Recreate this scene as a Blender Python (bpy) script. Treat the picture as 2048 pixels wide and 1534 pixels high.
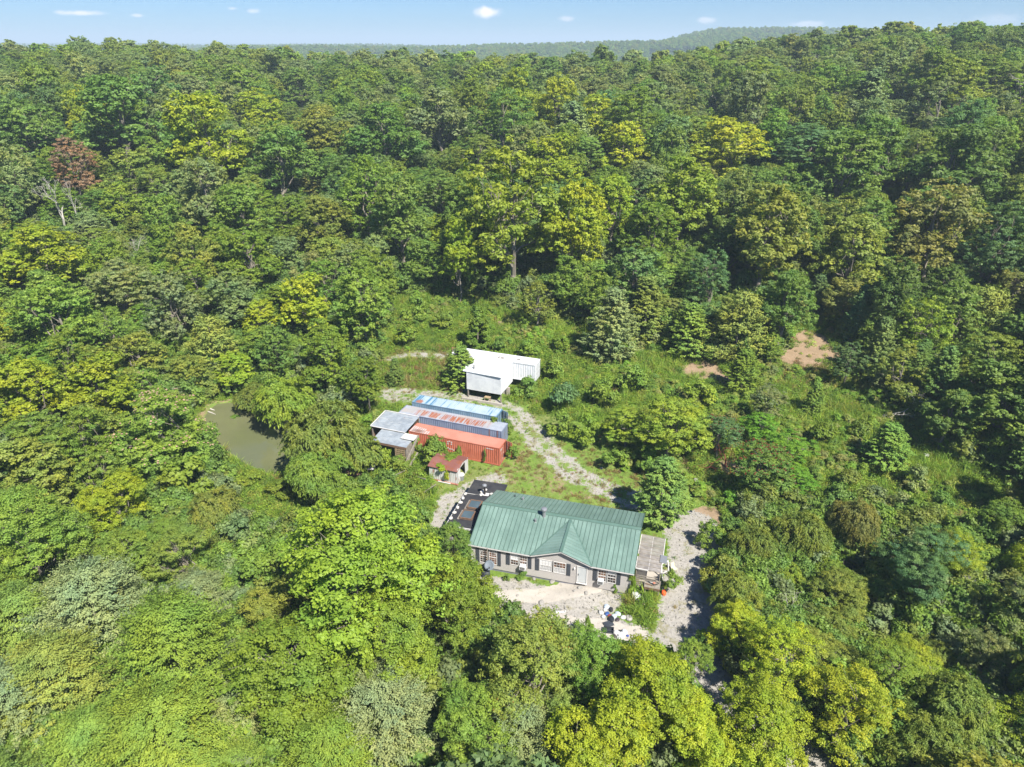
import bpy, math, random
import numpy as np
from math import radians as R, sin, cos, pi

for _o in list(bpy.data.objects):
    bpy.data.objects.remove(_o)
scene = bpy.context.scene
col = scene.collection

# ---------------------------------------------------------------- camera
HC, FPX, PITCH = 50.0, 1420.0, R(25.6)
cd = bpy.data.cameras.new('camera')
cam = bpy.data.objects.new('camera', cd)
col.objects.link(cam)
cam.location = (0, 0, HC)
cam.rotation_euler = (pi / 2 - PITCH, 0, 0)
cd.sensor_width = 36
cd.sensor_fit = 'HORIZONTAL'
cd.lens = 36 * FPX / 2048
cd.clip_start = 0.5
cd.clip_end = 60000
scene.camera = cam
scene.render.resolution_x = 1024
scene.render.resolution_y = 767

# ---------------------------------------------------------------- light
SUN_AZ = (0.56, -0.83)          # horizontal direction towards the sun
SUN_EL = R(50)
sd = bpy.data.lights.new('sun', 'SUN')
sd.energy = 5.0
sd.angle = R(0.6)
sd.color = (1.0, 0.955, 0.87)
sun = bpy.data.objects.new('sun', sd)
col.objects.link(sun)
_h = math.hypot(*SUN_AZ)
SX, SY, SZ = SUN_AZ[0] / _h * cos(SUN_EL), SUN_AZ[1] / _h * cos(SUN_EL), sin(SUN_EL)
from mathutils import Vector
sun.rotation_euler = Vector((SX, SY, SZ)).to_track_quat('Z', 'Y').to_euler()

world = bpy.data.worlds.new('World')
scene.world = world
world.use_nodes = True
wn, wl = world.node_tree.nodes, world.node_tree.links
wn.clear()
sky = wn.new('ShaderNodeTexSky')
sky.sky_type = 'NISHITA'
sky.sun_disc = False
sky.sun_elevation = SUN_EL
sky.sun_rotation = math.atan2(SUN_AZ[0], SUN_AZ[1])
sky.altitude = 200
sky.air_density = 1.0
sky.dust_density = 0.3
sky.ozone_density = 2.2
bg = wn.new('ShaderNodeBackground')
bg.inputs['Strength'].default_value = 0.055
wo = wn.new('ShaderNodeOutputWorld')
# small fair-weather clouds low over the horizon, given by direction
tc = wn.new('ShaderNodeTexCoord')
nz = wn.new('ShaderNodeTexNoise')
nz.inputs['Scale'].default_value = 70
nz.inputs['Detail'].default_value = 6
wl.new(tc.outputs['Generated'], nz.inputs['Vector'])


def px_dir(u, v):
    a, b = (u - 1024) / FPX, -(v - 767) / FPX
    d = Vector((a, cos(PITCH) + b * sin(PITCH), -sin(PITCH) + b * cos(PITCH)))
    return d


prev = None
for (u, v, hw, hh, st) in [(972, 25, 40, 14, 1.0), (160, 26, 48, 6, .8), (275, 31, 14, 4, .6), (506, 22, 18, 6, .5), (466, 17, 12, 4, .4),
                           (1134, 37, 22, 7, .5), (1411, 40, 26, 8, .5), (1612, 49, 44, 7, .5), (1990, 40, 50, 14, .25),
                           (-300, 20, 90, 16, .7), (2400, 10, 90, 20, .7), (-900, -60, 160, 30, .6), (2900, -90, 140, 26, .6)]:
    d = px_dir(u, v).normalized()
    sub = wn.new('ShaderNodeVectorMath'); sub.operation = 'SUBTRACT'
    sub.inputs[1].default_value = d
    wl.new(tc.outputs['Generated'], sub.inputs[0])
    mul = wn.new('ShaderNodeVectorMath'); mul.operation = 'MULTIPLY'
    mul.inputs[1].default_value = (FPX / hw, FPX / hw, FPX / hh)
    wl.new(sub.outputs[0], mul.inputs[0])
    ln = wn.new('ShaderNodeVectorMath'); ln.operation = 'LENGTH'
    wl.new(mul.outputs[0], ln.inputs[0])
    ma = wn.new('ShaderNodeMath'); ma.operation = 'MULTIPLY_ADD'
    ma.inputs[1].default_value = -1.0
    wl.new(ln.outputs['Value'], ma.inputs[0])
    wl.new(nz.outputs['Fac'], ma.inputs[2])          # noise - length
    mr = wn.new('ShaderNodeMapRange'); mr.interpolation_type = 'SMOOTHSTEP'
    mr.inputs['From Min'].default_value = -0.35
    mr.inputs['From Max'].default_value = 0.35
    mr.inputs['To Max'].default_value = st * 1.0
    wl.new(ma.outputs[0], mr.inputs['Value'])
    if prev is None:
        prev = mr.outputs[0]
    else:
        mx = wn.new('ShaderNodeMath'); mx.operation = 'MAXIMUM'
        wl.new(prev, mx.inputs[0]); wl.new(mr.outputs[0], mx.inputs[1])
        prev = mx.outputs[0]
cmix = wn.new('ShaderNodeMix'); cmix.data_type = 'RGBA'
wl.new(prev, cmix.inputs[0])
tintm = wn.new('ShaderNodeMix'); tintm.data_type = 'RGBA'; tintm.blend_type = 'MULTIPLY'
tintm.inputs[0].default_value = 1.0
tintm.inputs[7].default_value = (0.42, 0.70, 1.14, 1)
wl.new(sky.outputs[0], tintm.inputs[6])
wl.new(tintm.outputs[2], cmix.inputs[6])
cmix.inputs[7].default_value = (12.6, 11.5, 11.9, 1)
wl.new(cmix.outputs[2], bg.inputs['Color'])
wl.new(bg.outputs[0], wo.inputs['Surface'])

scene.view_settings.view_transform = 'Standard'
scene.view_settings.look = 'None'
scene.view_settings.gamma = 1
scene.view_settings.use_curve_mapping = False
scene.view_settings.exposure = 1.06
scene.cycles.max_bounces = 5
scene.cycles.diffuse_bounces = 3
scene.cycles.transmission_bounces = 3
scene.cycles.transparent_max_bounces = 6
scene.cycles.volume_bounces = 0

# ---------------------------------------------------------------- terrain
rng = np.random.default_rng(7)
random.seed(7)


def sstep(t):
    t = np.clip(t, 0, 1)
    return t * t * (3 - 2 * t)


PY = [-400, 0, 40, 70, 100, 125, 160, 230, 300, 360, 430, 600, 900, 1300, 1700, 2300, 3200, 5000, 60000]
PZ = [-2, -1, -0.5, 0, 3.3, 5.2, 9.5, 16.5, 22, 25.5, 23.5, 8, -10, -4, 20, 12, 24, 30, 30]


def wave(x, y, s, a, b):
    return np.sin(x / s + a) * np.cos(y / s * 1.13 + b)


def h0(x, y):
    z = np.interp(y, PY, PZ)
    near = 1 - sstep((y - 480) / 300)
    left = 5 * sstep((-x - 55) / 120) * sstep((y - 100) / 140)
    right = 12 * sstep((x - 40) / 150) * sstep((y - 55) / 190) + 5 * sstep((x - 150) / 160) * sstep((y - 160) / 120)
    z = z + (left + right) * near
    z = z - 4.2 * np.exp(-((x + 44) / 20) ** 2 - ((y - 92) / 22) ** 2) * near
    far = sstep((y - 900) / 400)
    z = z + far * (7 * wave(x, y, 260, 1, 2) + 6 * wave(x, y, 610, 4, .3) + 4 * wave(x, y, 130, 2, 1))
    # the long wooded hill beyond the ridge
    z = z + far * (50 * np.exp(-(np.maximum(np.abs(x - 715) - 165, 0) / 150) ** 2 - ((y - 2150) / 420) ** 2)
                   + 20 * np.exp(-((x - 180) / 420) ** 2 - ((y - 1850) / 260) ** 2))
    z = z + np.where(y > 5000, 14 * np.sin(x / 900 + .5) + 9 * np.sin(x / 410), 0) * sstep((y - 5000) / 2500)
    und = sstep((y - 105) / 60)
    z = z + (0.8 * wave(x, y, 17, .4, 1.9) + 0.5 * wave(x, y, 7.3, 2.1, .2)) * (und * .9 + .1) * (1 - far)
    return z


def ray(u, v):
    d = px_dir(u, v)
    return d


def at(u, v, z=None):
    """where the line of sight through a point of the picture meets the ground (or height z)"""
    d = ray(u, v)
    if z is not None:
        t = (z - HC) / d.z
        return (d.x * t, d.y * t, z)
    ts = np.concatenate([np.linspace(18, 260, 2400), np.linspace(260, 3000, 3000)])
    dz = HC + d.z * ts - h0(d.x * ts, d.y * ts)
    i = int(np.argmax(dz < 0)) if (dz < 0).any() else len(ts) - 1
    t = ts[i]
    return (float(d.x * t), float(d.y * t), float(h0(d.x * t, d.y * t)))


def at_h(u, v, c):
    """where the line of sight is c metres above the ground"""
    d = ray(u, v)
    ts = np.concatenate([np.linspace(12, 260, 2400), np.linspace(260, 900, 1500)])
    dz = HC + d.z * ts - h0(d.x * ts, d.y * ts) - c
    if not (dz < 0).any():
        i = len(ts) - 1
    else:
        i = int(np.argmax(dz < 0))
    t = ts[i]
    return (float(d.x * t), float(d.y * t))


def project(x, y, z):
    dz = z - HC
    d = y * cos(PITCH) - dz * sin(PITCH)
    up = y * sin(PITCH) + dz * cos(PITCH)
    return 1024 + FPX * x / d, 767 - FPX * up / d, d


def poly_sd(x, y, P):
    """signed distance to polygon, negative inside (numpy)"""
    P = np.asarray(P, float)[:, :2]
    x = np.asarray(x, float); y = np.asarray(y, float)
    d = np.full(x.shape, 1e9)
    ins = np.zeros(x.shape, bool)
    n = len(P)
    for i in range(n):
        ax, ay = P[i]; bx, by = P[(i + 1) % n]
        ex, ey = bx - ax, by - ay
        wx, wy = x - ax, y - ay
        t = np.clip((wx * ex + wy * ey) / (ex * ex + ey * ey + 1e-9), 0, 1)
        d = np.minimum(d, np.hypot(wx - ex * t, wy - ey * t))
        c = ((ay <= y) & (by > y)) | ((by <= y) & (ay > y))
        with np.errstate(divide='ignore', invalid='ignore'):
            xi = ax + (y - ay) / (by - ay if by != ay else 1e-9) * ex
        ins ^= c & (x < xi)
    return np.where(ins, -d, d)


def line_d(x, y, P):
    d = np.full(np.shape(x), 1e9)
    for i in range(len(P) - 1):
        ax, ay = P[i][:2]; bx, by = P[i + 1][:2]
        ex, ey = bx - ax, by - ay
        wx, wy = x - ax, y - ay
        t = np.clip((wx * ex + wy * ey) / (ex * ex + ey * ey + 1e-9), 0, 1)
        d = np.minimum(d, np.hypot(wx - ex * t, wy - ey * t))
    return d


ZPOND, ZCREEK = -1.0, -2.6
POND = [at(u, v, ZPOND) for u, v in [(396, 850), (412, 820), (432, 806), (468, 802), (520, 812), (580, 850), (640, 905), (600, 935), (548, 955), (520, 944), (480, 928), (446, 900), (420, 880)]]
CREEK = [at(u, v, ZCREEK) for u, v in [(1672, 1196), (1700, 1190), (1730, 1225), (1745, 1270), (1800, 1300), (1860, 1310), (1900, 1360), (1860, 1400), (1790, 1370), (1720, 1330), (1690, 1260)]]


def ground_h(x, y):
    z = h0(x, y)
    for P, zw, rim in ((POND, ZPOND, 9), (CREEK, ZCREEK, 9)):
        sd_ = poly_sd(x, y, P)
        w = sstep(sd_ / rim)
        bank = zw + 0.16 + np.clip(sd_, 0, 9) * .18
        bank = np.where(sd_ < 0, zw - np.clip(-sd_ * .4, 0, 1.2) + .16, bank)
        z = bank * (1 - w) + z * w
    # the gravel mound that leads up to the front door and the pad round the house
    mx, my = 8.0, 54.5
    z = z + 0.55 * np.exp(-(((x - 7.2) / 2.2) ** 2 + ((y - 55.2) / 1.3) ** 2))
    return z


# ---------------------------------------------------------------- helpers
def link(o, parent=None):
    col.objects.link(o)
    if parent is not None:
        o.parent = parent
    return o


def tag(o, label=None, cat=None, group=None, kind=None):
    if label: o['label'] = label
    if cat: o['category'] = cat
    if group: o['group'] = group
    if kind: o['kind'] = kind
    return o


def empty(name, loc, rz=0.0, label=None, cat=None, group=None):
    o = bpy.data.objects.new(name, None)
    o.empty_display_size = .3
    o.location = loc
    o.rotation_euler = (0, 0, rz)
    link(o)
    return tag(o, label, cat, group)


class MB:
    def __init__(s):
        s.v, s.f = [], []

    def face(s, pts):
        n = len(s.v)
        s.v += [tuple(p) for p in pts]
        s.f.append(tuple(range(n, n + len(pts))))
        return s

    def box(s, x0, x1, y0, y1, z0, z1):
        n = len(s.v)
        s.v += [(x0, y0, z0), (x1, y0, z0), (x1, y1, z0), (x0, y1, z0), (x0, y0, z1), (x1, y0, z1), (x1, y1, z1), (x0, y1, z1)]
        s.f += [tuple(n + i for i in q) for q in ((0, 3, 2, 1), (4, 5, 6, 7), (0, 1, 5, 4), (1, 2, 6, 5), (2, 3, 7, 6), (3, 0, 4, 7))]
        return s

    def hexa(s, p):
        n = len(s.v)
        s.v += [tuple(q) for q in p]
        s.f += [tuple(n + i for i in q) for q in ((0, 3, 2, 1), (4, 5, 6, 7), (0, 1, 5, 4), (1, 2, 6, 5), (2, 3, 7, 6), (3, 0, 4, 7))]
        return s

    def bar(s, a, b, w, h=None):
        """rectangular bar from a to b"""
        h = h or w
        a, b = Vector(a), Vector(b)
        d = (b - a).normalized()
        up = Vector((0, 0, 1)) if abs(d.z) < .9 else Vector((0, 1, 0))
        sx = d.cross(up).normalized() * w / 2
        sz = sx.cross(d).normalized() * h / 2
        return s.hexa([a - sx - sz, b - sx - sz, b + sx - sz, a + sx - sz, a - sx + sz, b - sx + sz, b + sx + sz, a + sx + sz])

    def tube(s, pts, rad, n=6, caps=True):
        rings = []
        pts = [Vector(p) for p in pts]
        if not hasattr(rad, '__len__'):
            rad = [rad] * len(pts)
        for i, p in enumerate(pts):
            d = (pts[min(i + 1, len(pts) - 1)] - pts[max(i - 1, 0)]).normalized()
            up = Vector((0, 0, 1)) if abs(d.z) < .95 else Vector((1, 0, 0))
            a = d.cross(up).normalized(); b = a.cross(d)
            k = len(s.v)
            for j in range(n):
                t = 2 * pi * j / n
                s.v.append(tuple(p + (a * cos(t) + b * sin(t)) * rad[i]))
            rings.append(k)
        for i in range(len(rings) - 1):
            for j in range(n):
                s.f.append((rings[i] + j, rings[i] + (j + 1) % n, rings[i + 1] + (j + 1) % n, rings[i + 1] + j))
        if caps:
            s.f.append(tuple(rings[0] + j for j in range(n))[::-1])
            s.f.append(tuple(rings[-1] + j for j in range(n)))
        return s

    def lathe(s, prof, n=16, c=(0, 0, 0)):
        k = len(s.v)
        for (r_, z_) in prof:
            for j in range(n):
                t = 2 * pi * j / n
                s.v.append((c[0] + r_ * cos(t), c[1] + r_ * sin(t), c[2] + z_))
        for i in range(len(prof) - 1):
            for j in range(n):
                s.f.append((k + i * n + j, k + i * n + (j + 1) % n, k + (i + 1) * n + (j + 1) % n, k + (i + 1) * n + j))
        s.f.append(tuple(k + j for j in range(n))[::-1])
        s.f.append(tuple(k + (len(prof) - 1) * n + j for j in range(n)))
        return s

    def mesh(s, name, m):
        me = bpy.data.meshes.new(name)
        me.from_pydata(s.v, [], s.f)
        me.materials.append(m)
        me.update()
        return me

    def build(s, name, m, parent=None, loc=None, smooth=False):
        me = s.mesh(name, m)
        if smooth:
            me.polygons.foreach_set('use_smooth', [True] * len(me.polygons))
        o = bpy.data.objects.new(name, me)
        link(o, parent)
        if loc: o.location = loc
        return o


def inst(name, me, parent, loc=(0, 0, 0), rot=(0, 0, 0), scale=(1, 1, 1)):
    o = bpy.data.objects.new(name, me)
    link(o, parent)
    o.location = loc; o.rotation_euler = rot; o.scale = scale
    return o


# ---------------------------------------------------------------- materials
class N:
    """tiny node graph writer"""
    def __init__(s, name):
        s.m = bpy.data.materials.new(name)
        s.m.use_nodes = True
        s.t = s.m.node_tree
        s.b = s.t.nodes['Principled BSDF']
        s.out = s.t.nodes['Material Output']
        s.tc = None

    def n(s, typ, **kw):
        nd = s.t.nodes.new('ShaderNode' + typ)
        for k, v in kw.items():
            if hasattr(nd, k): setattr(nd, k, v)
        return nd

    def set(s, sock, v):
        if isinstance(v, (bpy.types.NodeSocket,)):
            s.t.links.new(v, sock)
        elif isinstance(v, (tuple, list)) and len(v) == 3 and sock.type == 'RGBA':
            sock.default_value = (*v, 1)
        else:
            sock.default_value = v

    def coord(s, kind='Object', scale=(1, 1, 1)):
        if s.tc is None: s.tc = s.n('TexCoord')
        mp = s.n('Mapping')
        s.t.links.new(s.tc.outputs[kind], mp.inputs[0])
        mp.inputs['Scale'].default_value = scale
        return mp.outputs[0]

    def world(s, scale=(1, 1, 1)):
        g = s.n('NewGeometry')
        mp = s.n('Mapping')
        s.t.links.new(g.outputs['Position'], mp.inputs[0])
        mp.inputs['Scale'].default_value = scale
        return mp.outputs[0]

    def noise(s, vec, scale=5, detail=4, rough=.55, dist=0):
        nd = s.n('TexNoise')
        s.set(nd.inputs['Vector'], vec)
        nd.inputs['Scale'].default_value = scale
        nd.inputs['Detail'].default_value = detail
        nd.inputs['Roughness'].default_value = rough
        nd.inputs['Distortion'].default_value = dist
        return nd.outputs['Fac']

    def ramp(s, fac, lo, hi, a=0.0, b=1.0):
        nd = s.n('MapRange', interpolation_type='SMOOTHSTEP')
        s.set(nd.inputs['Value'], fac)
        s.set(nd.inputs['From Min'], lo); s.set(nd.inputs['From Max'], hi)
        s.set(nd.inputs['To Min'], a); s.set(nd.inputs['To Max'], b)
        return nd.outputs[0]

    def mix(s, fac, a, b, mode='MIX'):
        nd = s.n('Mix', data_type='RGBA', blend_type=mode)
        s.set(nd.inputs[0], fac); s.set(nd.inputs[6], a); s.set(nd.inputs[7], b)
        return nd.outputs[2]

    def math(s, op, a, b=0.0, c=None):
        nd = s.n('Math', operation=op)
        s.set(nd.inputs[0], a); s.set(nd.inputs[1], b)
        if c is not None: s.set(nd.inputs[2], c)
        return nd.outputs[0]

    def bump(s, h, strength=.5, dist=.02):
        nd = s.n('Bump')
        s.set(nd.inputs['Height'], h)
        nd.inputs['Strength'].default_value = strength
        nd.inputs['Distance'].default_value = dist
        s.t.links.new(nd.outputs[0], s.b.inputs['Normal'])

    def attr(s, name, typ='GEOMETRY'):
        nd = s.n('Attribute', attribute_name=name, attribute_type=typ)
        return nd

    def fin(s, color, rough=.7, spec=.3, metal=0.0):
        s.set(s.b.inputs['Base Color'], color)
        s.set(s.b.inputs['Roughness'], rough)
        s.b.inputs['Specular IOR Level'].default_value = spec
        s.b.inputs['Metallic'].default_value = metal
        return s.m


def worn(name, c, c2=None, rough=.6, spec=.3, metal=0.0, scale=1.5, amt=.5, bump=0.0):
    """painted or raw surface with broad soiling and fine grain"""
    g = N(name)
    v = g.coord()
    c2 = c2 or tuple(x * .7 for x in c)
    a = g.noise(v, scale, 5, .65)
    b = g.noise(v, scale * 14, 3, .6)
    f = g.math('MULTIPLY', g.ramp(a, .38, .7), amt)
    k = g.mix(f, c, c2)
    k = g.mix(g.ramp(b, .35, .7, 0, .35), k, tuple(x * .8 for x in c))
    if bump: g.bump(b, bump, .01)
    return g.fin(k, g.ramp(a, .3, .7, rough - .08, rough + .08), spec, metal)


def rusty(name, c, rust_stretch=(1, 1, 1), lo=.5, hi=.6, amt=1.0, c2=None, rough=.55, rs=2.0, metal=0.0, rustc=(.27, .085, .035)):
    g = N(name)
    v = g.coord()
    vs = g.coord(scale=rust_stretch)
    a = g.noise(vs, rs, 5, .65)
    fade = g.noise(v, .45, 4, .6)
    fine = g.noise(v, 20, 3, .6)
    k = g.mix(g.ramp(fade, .4, .62), c, c2 or tuple(min(1, x * 1.3) for x in c))
    k = g.mix(g.ramp(fine, .35, .7, 0, .3), k, tuple(x * .7 for x in c))
    rc = g.mix(fine, rustc, tuple(x * .55 for x in rustc))
    k = g.mix(g.math('MULTIPLY', g.ramp(a, lo, hi), amt), k, rc)
    g.bump(a, .15, .01)
    return g.fin(k, rough, .3, metal)


M = {}
def green_metal(name, k0):
    g = N(name)
    v = g.coord('Object')
    w = g.world()
    inf = g.n('ObjectInfo')
    a = g.noise(w, .45, 5, .65)
    st = g.noise(g.coord(scale=(9, .35, 1)), 1.4, 4, .7)
    k = g.mix(g.ramp(a, .35, .65), k0, tuple(x * 1.22 + .015 for x in k0))
    k = g.mix(g.ramp(inf.outputs['Random'], 0, 1, 0, .45), k, tuple(x * .86 for x in k0))
    k = g.mix(g.ramp(st, .5, .75, 0, .35), k, (.22, .26, .21))
    return g.fin(k, g.ramp(a, .3, .7, .36, .52), .5)


M['roof_green'] = green_metal('roof_green', (.125, .198, .166))
M['roof_cap'] = worn('roof_cap', (.085, .15, .12), (.105, .175, .142), .4, .5, 0, .6, .5)
M['siding'] = worn('siding', (.42, .395, .375), (.34, .32, .30), .6, .3, 0, .8, .5)
M['skirting'] = worn('skirting', (.20, .205, .25), (.15, .15, .18), .7, .2, 0, 1.2, .6)
M['shutter'] = worn('shutter', (.055, .062, .075), (.04, .045, .055), .6, .3, 0, 3, .5)
M['white_trim'] = worn('white_trim', (.60, .585, .57), (.48, .45, .42), .5, .35, 0, 2, .5)
M['white_paint'] = worn('white_paint', (.66, .67, .67), (.47, .49, .51), .6, .25, 0, .9, .7)
M['door_white'] = worn('door_white', (.50, .53, .54), (.42, .44, .45), .5, .35, 0, 2, .4)
M['black_roof'] = worn('black_roof', (.032, .032, .036), (.06, .058, .055), .75, .25, 0, .7, .8)
M['dark_metal'] = worn('dark_metal', (.05, .045, .042), None, .5, .4, .3, 3)
M['black_plastic'] = worn('black_plastic', (.035, .04, .05), (.06, .07, .08), .5, .4, 0, 3)
M['galvanised'] = worn('galvanised', (.34, .35, .36), (.24, .24, .25), .45, .5, .5, 3)
M['sandbag'] = worn('sandbag', (.50, .48, .44), (.45, .42, .38), .9, .1, 0, 4)
M['weathered_wood'] = worn('weathered_wood', (.27, .24, .20), (.14, .12, .10), .85, .15, 0, 3, .8)
M['brown_wood'] = worn('brown_wood', (.19, .12, .08), (.10, .06, .04), .85, .15, 0, 3, .8)
M['lattice_wood'] = worn('lattice_wood', (.36, .27, .16), (.25, .18, .1), .85, .15, 0, 3, .7)
M['concrete'] = worn('concrete', (.42, .38, .33), (.3, .27, .24), .9, .15, 0, 1.2, .7, .3)
M['red_paint'] = rusty('red_paint', (.42, .12, .068), (1, 1, .3), .58, .70, .8, (.47, .155, .095), .6, 1.5)
M['red_roof'] = rusty('red_roof', (.43, .18, .125), (1, 1, 1), .60, .72, .7, (.48, .215, .155), .6, 1.2)
M['lavender_paint'] = rusty('lavender_paint', (.165, .20, .29), (1, 1, .3), .60, .72, .8, (.22, .25, .33), .55, 1.5)
M['blue_paint'] = rusty('blue_paint', (.13, .22, .30), (1, 1, .3), .60, .72, .7, (.21, .30, .38), .55, 1.5)
M['old_white'] = rusty('old_white', (.46, .46, .445), (2, 2, .35), .56, .68, .9, (.52, .52, .50), .65, 1.6)
M['rust_roof'] = rusty('rust_roof', (.19, .075, .06), (1, 1, 1), .5, .65, .8, (.23, .10, .08), .8, 1.5)
M['door_rust'] = rusty('door_rust', (.42, .16, .10), (1, 1, .4), .5, .65, .7, (.46, .2, .14), .7, 1.5)


def roof_rust_strips():
    g = N('lavender_roof')
    v = g.coord()
    st = g.noise(g.coord(scale=(3.2, .12, .1)), 2.2, 3, .7)       # narrow cross streaks
    md = g.noise(g.coord(scale=(.5, .8, .1)), 1.3, 3, .6)
    sep = g.n('SeparateXYZ'); g.t.links.new(v, sep.inputs[0])
    y = sep.outputs[1]
    x = sep.outputs[0]
    yy = g.math('ADD', y, g.math('MULTIPLY', g.math('SUBTRACT', st, .5), 2.6))
    band = g.math('MULTIPLY', g.ramp(yy, .25, .55), g.ramp(yy, 1.75, 2.2, 1, 0))
    band = g.math('MULTIPLY', band, g.ramp(x, 1.6, 3.2))
    band = g.math('MULTIPLY', band, g.ramp(x, 12.4, 13.6, 1, 0))
    rf = g.math('MULTIPLY', band, g.ramp(st, .46, .54))
    halo = g.math('MULTIPLY', g.ramp(md, .35, .6, 0, .75), g.math('MULTIPLY', g.ramp(y, .1, .7), g.ramp(x, 12.6, 14, 1, 0)))
    k = g.mix(g.ramp(g.noise(v, .8, 4), .35, .65), (.27, .30, .345), (.33, .355, .395))
    k = g.mix(halo, k, (.34, .30, .26))
    k = g.mix(rf, k, g.mix(g.noise(v, 9, 3), (.36, .11, .04), (.22, .07, .035)))
    return g.fin(k, .55, .3)


def roof_blue_streak():
    g = N('blue_roof')
    v = g.coord()
    st = g.noise(g.coord(scale=(2.6, .1, .1)), 1.6, 4, .75)
    ar = g.noise(g.coord(scale=(.35, .35, .1)), 1.4, 3, .6, .6)
    sep = g.n('SeparateXYZ'); g.t.links.new(v, sep.inputs[0])
    ends = g.math('MAXIMUM', g.ramp(sep.outputs[0], 3.6, 2.2), g.ramp(sep.outputs[0], 11.2, 12.4))
    s2 = g.math('ADD', st, g.math('MULTIPLY', ends, .10))
    k = g.mix(g.ramp(g.noise(v, .7, 4), .35, .65), (.29, .37, .42), (.35, .42, .46))
    k = g.mix(g.ramp(s2, .56, .66), k, (.055, .17, .28))
    d = g.n('VectorMath', operation='DISTANCE')
    g.t.links.new(v, d.inputs[0]); d.inputs[1].default_value = (1.0, .5, 2.6)
    dd = g.math('ADD', d.outputs['Value'], g.math('MULTIPLY', g.noise(v, 3, 4), .7))
    k = g.mix(g.ramp(dd, .75, 1.0, .9, 0), k, (.30, .11, .06))
    return g.fin(k, .5, .3)


M['lavender_roof'] = roof_rust_strips()
M['blue_roof'] = roof_blue_streak()


def tin():
    g = N('tin_roof')
    v = g.coord()
    a = g.noise(g.coord(scale=(.5, .5, 1)), 1.6, 5, .7, 1.2)
    k = g.mix(g.ramp(g.noise(v, 1.2, 5, .7), .35, .65), (.25, .28, .31), (.36, .40, .43))
    k = g.mix(g.ramp(g.noise(g.coord(scale=(.3, 3, 1)), 2.5, 3), .58, .66, 0, .6), k, (.5, .5, .47))
    k = g.mix(g.ramp(a, .64, .70, 0, .85), k, (.30, .09, .045))
    return g.fin(k, .5, .4, .25)


M['tin_roof'] = tin()


def glass_mat():
    g = N('window_glass')
    v = g.coord()
    k = g.mix(g.ramp(g.noise(v, 1.7, 3), .45, .6), (.03, .024, .022), (.17, .085, .05))
    return g.fin(k, .08, .6)


def curtain_mat():
    g = N('curtain')
    v = g.coord(scale=(3, 1, 1))
    k = g.mix(g.ramp(g.noise(v, 3, 3), .35, .65), (.50, .50, .49), (.33, .33, .34))
    return g.fin(k, .8, .2)


M['glass'] = glass_mat()
M['curtain'] = curtain_mat()
M['blind'] = worn('blind', (.66, .66, .66), (.5, .5, .5), .6, .3, 0, 3)
g = N('skylight_glass')
M['skylight_glass'] = g.fin(g.mix(g.noise(g.coord(), .8, 3), (.04, .06, .065), (.10, .14, .16)), .12, .6)
g = N('polycarbonate')
g.b.inputs['Alpha'].default_value = .62
M['polycarbonate'] = g.fin(g.mix(g.ramp(g.noise(g.coord(), 1.2, 4), .35, .7), (.36, .33, .30), (.22, .20, .18)), .35, .5)
g = N('dish_grey')
M['dish_grey'] = g.fin((.13, .155, .18), .6, .3)


def water(name, c1, c2):
    g = N(name)
    v = g.world()
    k = g.mix(g.ramp(g.noise(v, .12, 4), .35, .65), c1, c2)
    g.bump(g.noise(v, 1.6, 4), .04, .02)
    return g.fin(k, .09, .5)


M['pond_water'] = water('pond_water', (.115, .125, .058), (.14, .145, .07))
M['creek_water'] = water('creek_water', (.11, .10, .06), (.13, .115, .07))


def leaf_mat(name, trans=.38, rough=.55, default=(.08, .14, .03)):
    g = N(name)
    a = g.attr('tint', 'INSTANCER')
    s_ = g.attr('shade')
    sep = g.n('SeparateColor')
    g.t.links.new(s_.outputs['Color'], sep.inputs[0])
    k = g.mix(1.0, a.outputs['Color'], g.mix(sep.outputs[0], (.66, .72, .72), (1.42, 1.32, 1.15)), 'MULTIPLY')
    k = g.mix(1.0, k, g.mix(sep.outputs[2], (.86, .97, 1.12), (1.16, 1.05, .86)), 'MULTIPLY')
    # odd leaves already turning, as many as the crown's own share (tint alpha keeps it)
    k = g.mix(g.math('MULTIPLY', g.math('GREATER_THAN', sep.outputs[1], .955), a.outputs['Alpha']), k, (.30, .17, .035))
    df = g.b
    g.set(df.inputs['Base Color'], k)
    df.inputs['Roughness'].default_value = rough
    df.inputs['Specular IOR Level'].default_value = .28
    tr = g.n('BsdfTranslucent')
    kt = g.mix(1.0, k, (1.25, 1.35, .55), 'MULTIPLY')
    g.set(tr.inputs['Color'], kt)
    ms = g.n('MixShader')
    ms.inputs[0].default_value = trans
    g.t.links.new(df.outputs[0], ms.inputs[1])
    g.t.links.new(tr.outputs[0], ms.inputs[2])
    g.t.links.new(ms.outputs[0], g.out.inputs['Surface'])
    return g.m


M['leaf'] = leaf_mat('leaf')
M['needle'] = leaf_mat('needle', .15, .7)
g = N('bark')
M['bark'] = g.fin(g.mix(g.noise(g.world((1, 1, .3)), 3, 4), (.30, .27, .22), (.12, .10, .08)), .9, .1)
g = N('pale_bark')
M['pale_bark'] = g.fin(g.mix(g.noise(g.world((1, 1, .3)), 3, 4), (.55, .52, .46), (.33, .30, .26)), .85, .1)
g = N('red_brown_twig')
M['red_twig'] = g.fin(g.mix(g.noise(g.world(), 3, 4), (.22, .05, .035), (.13, .05, .04)), .85, .1)

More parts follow.
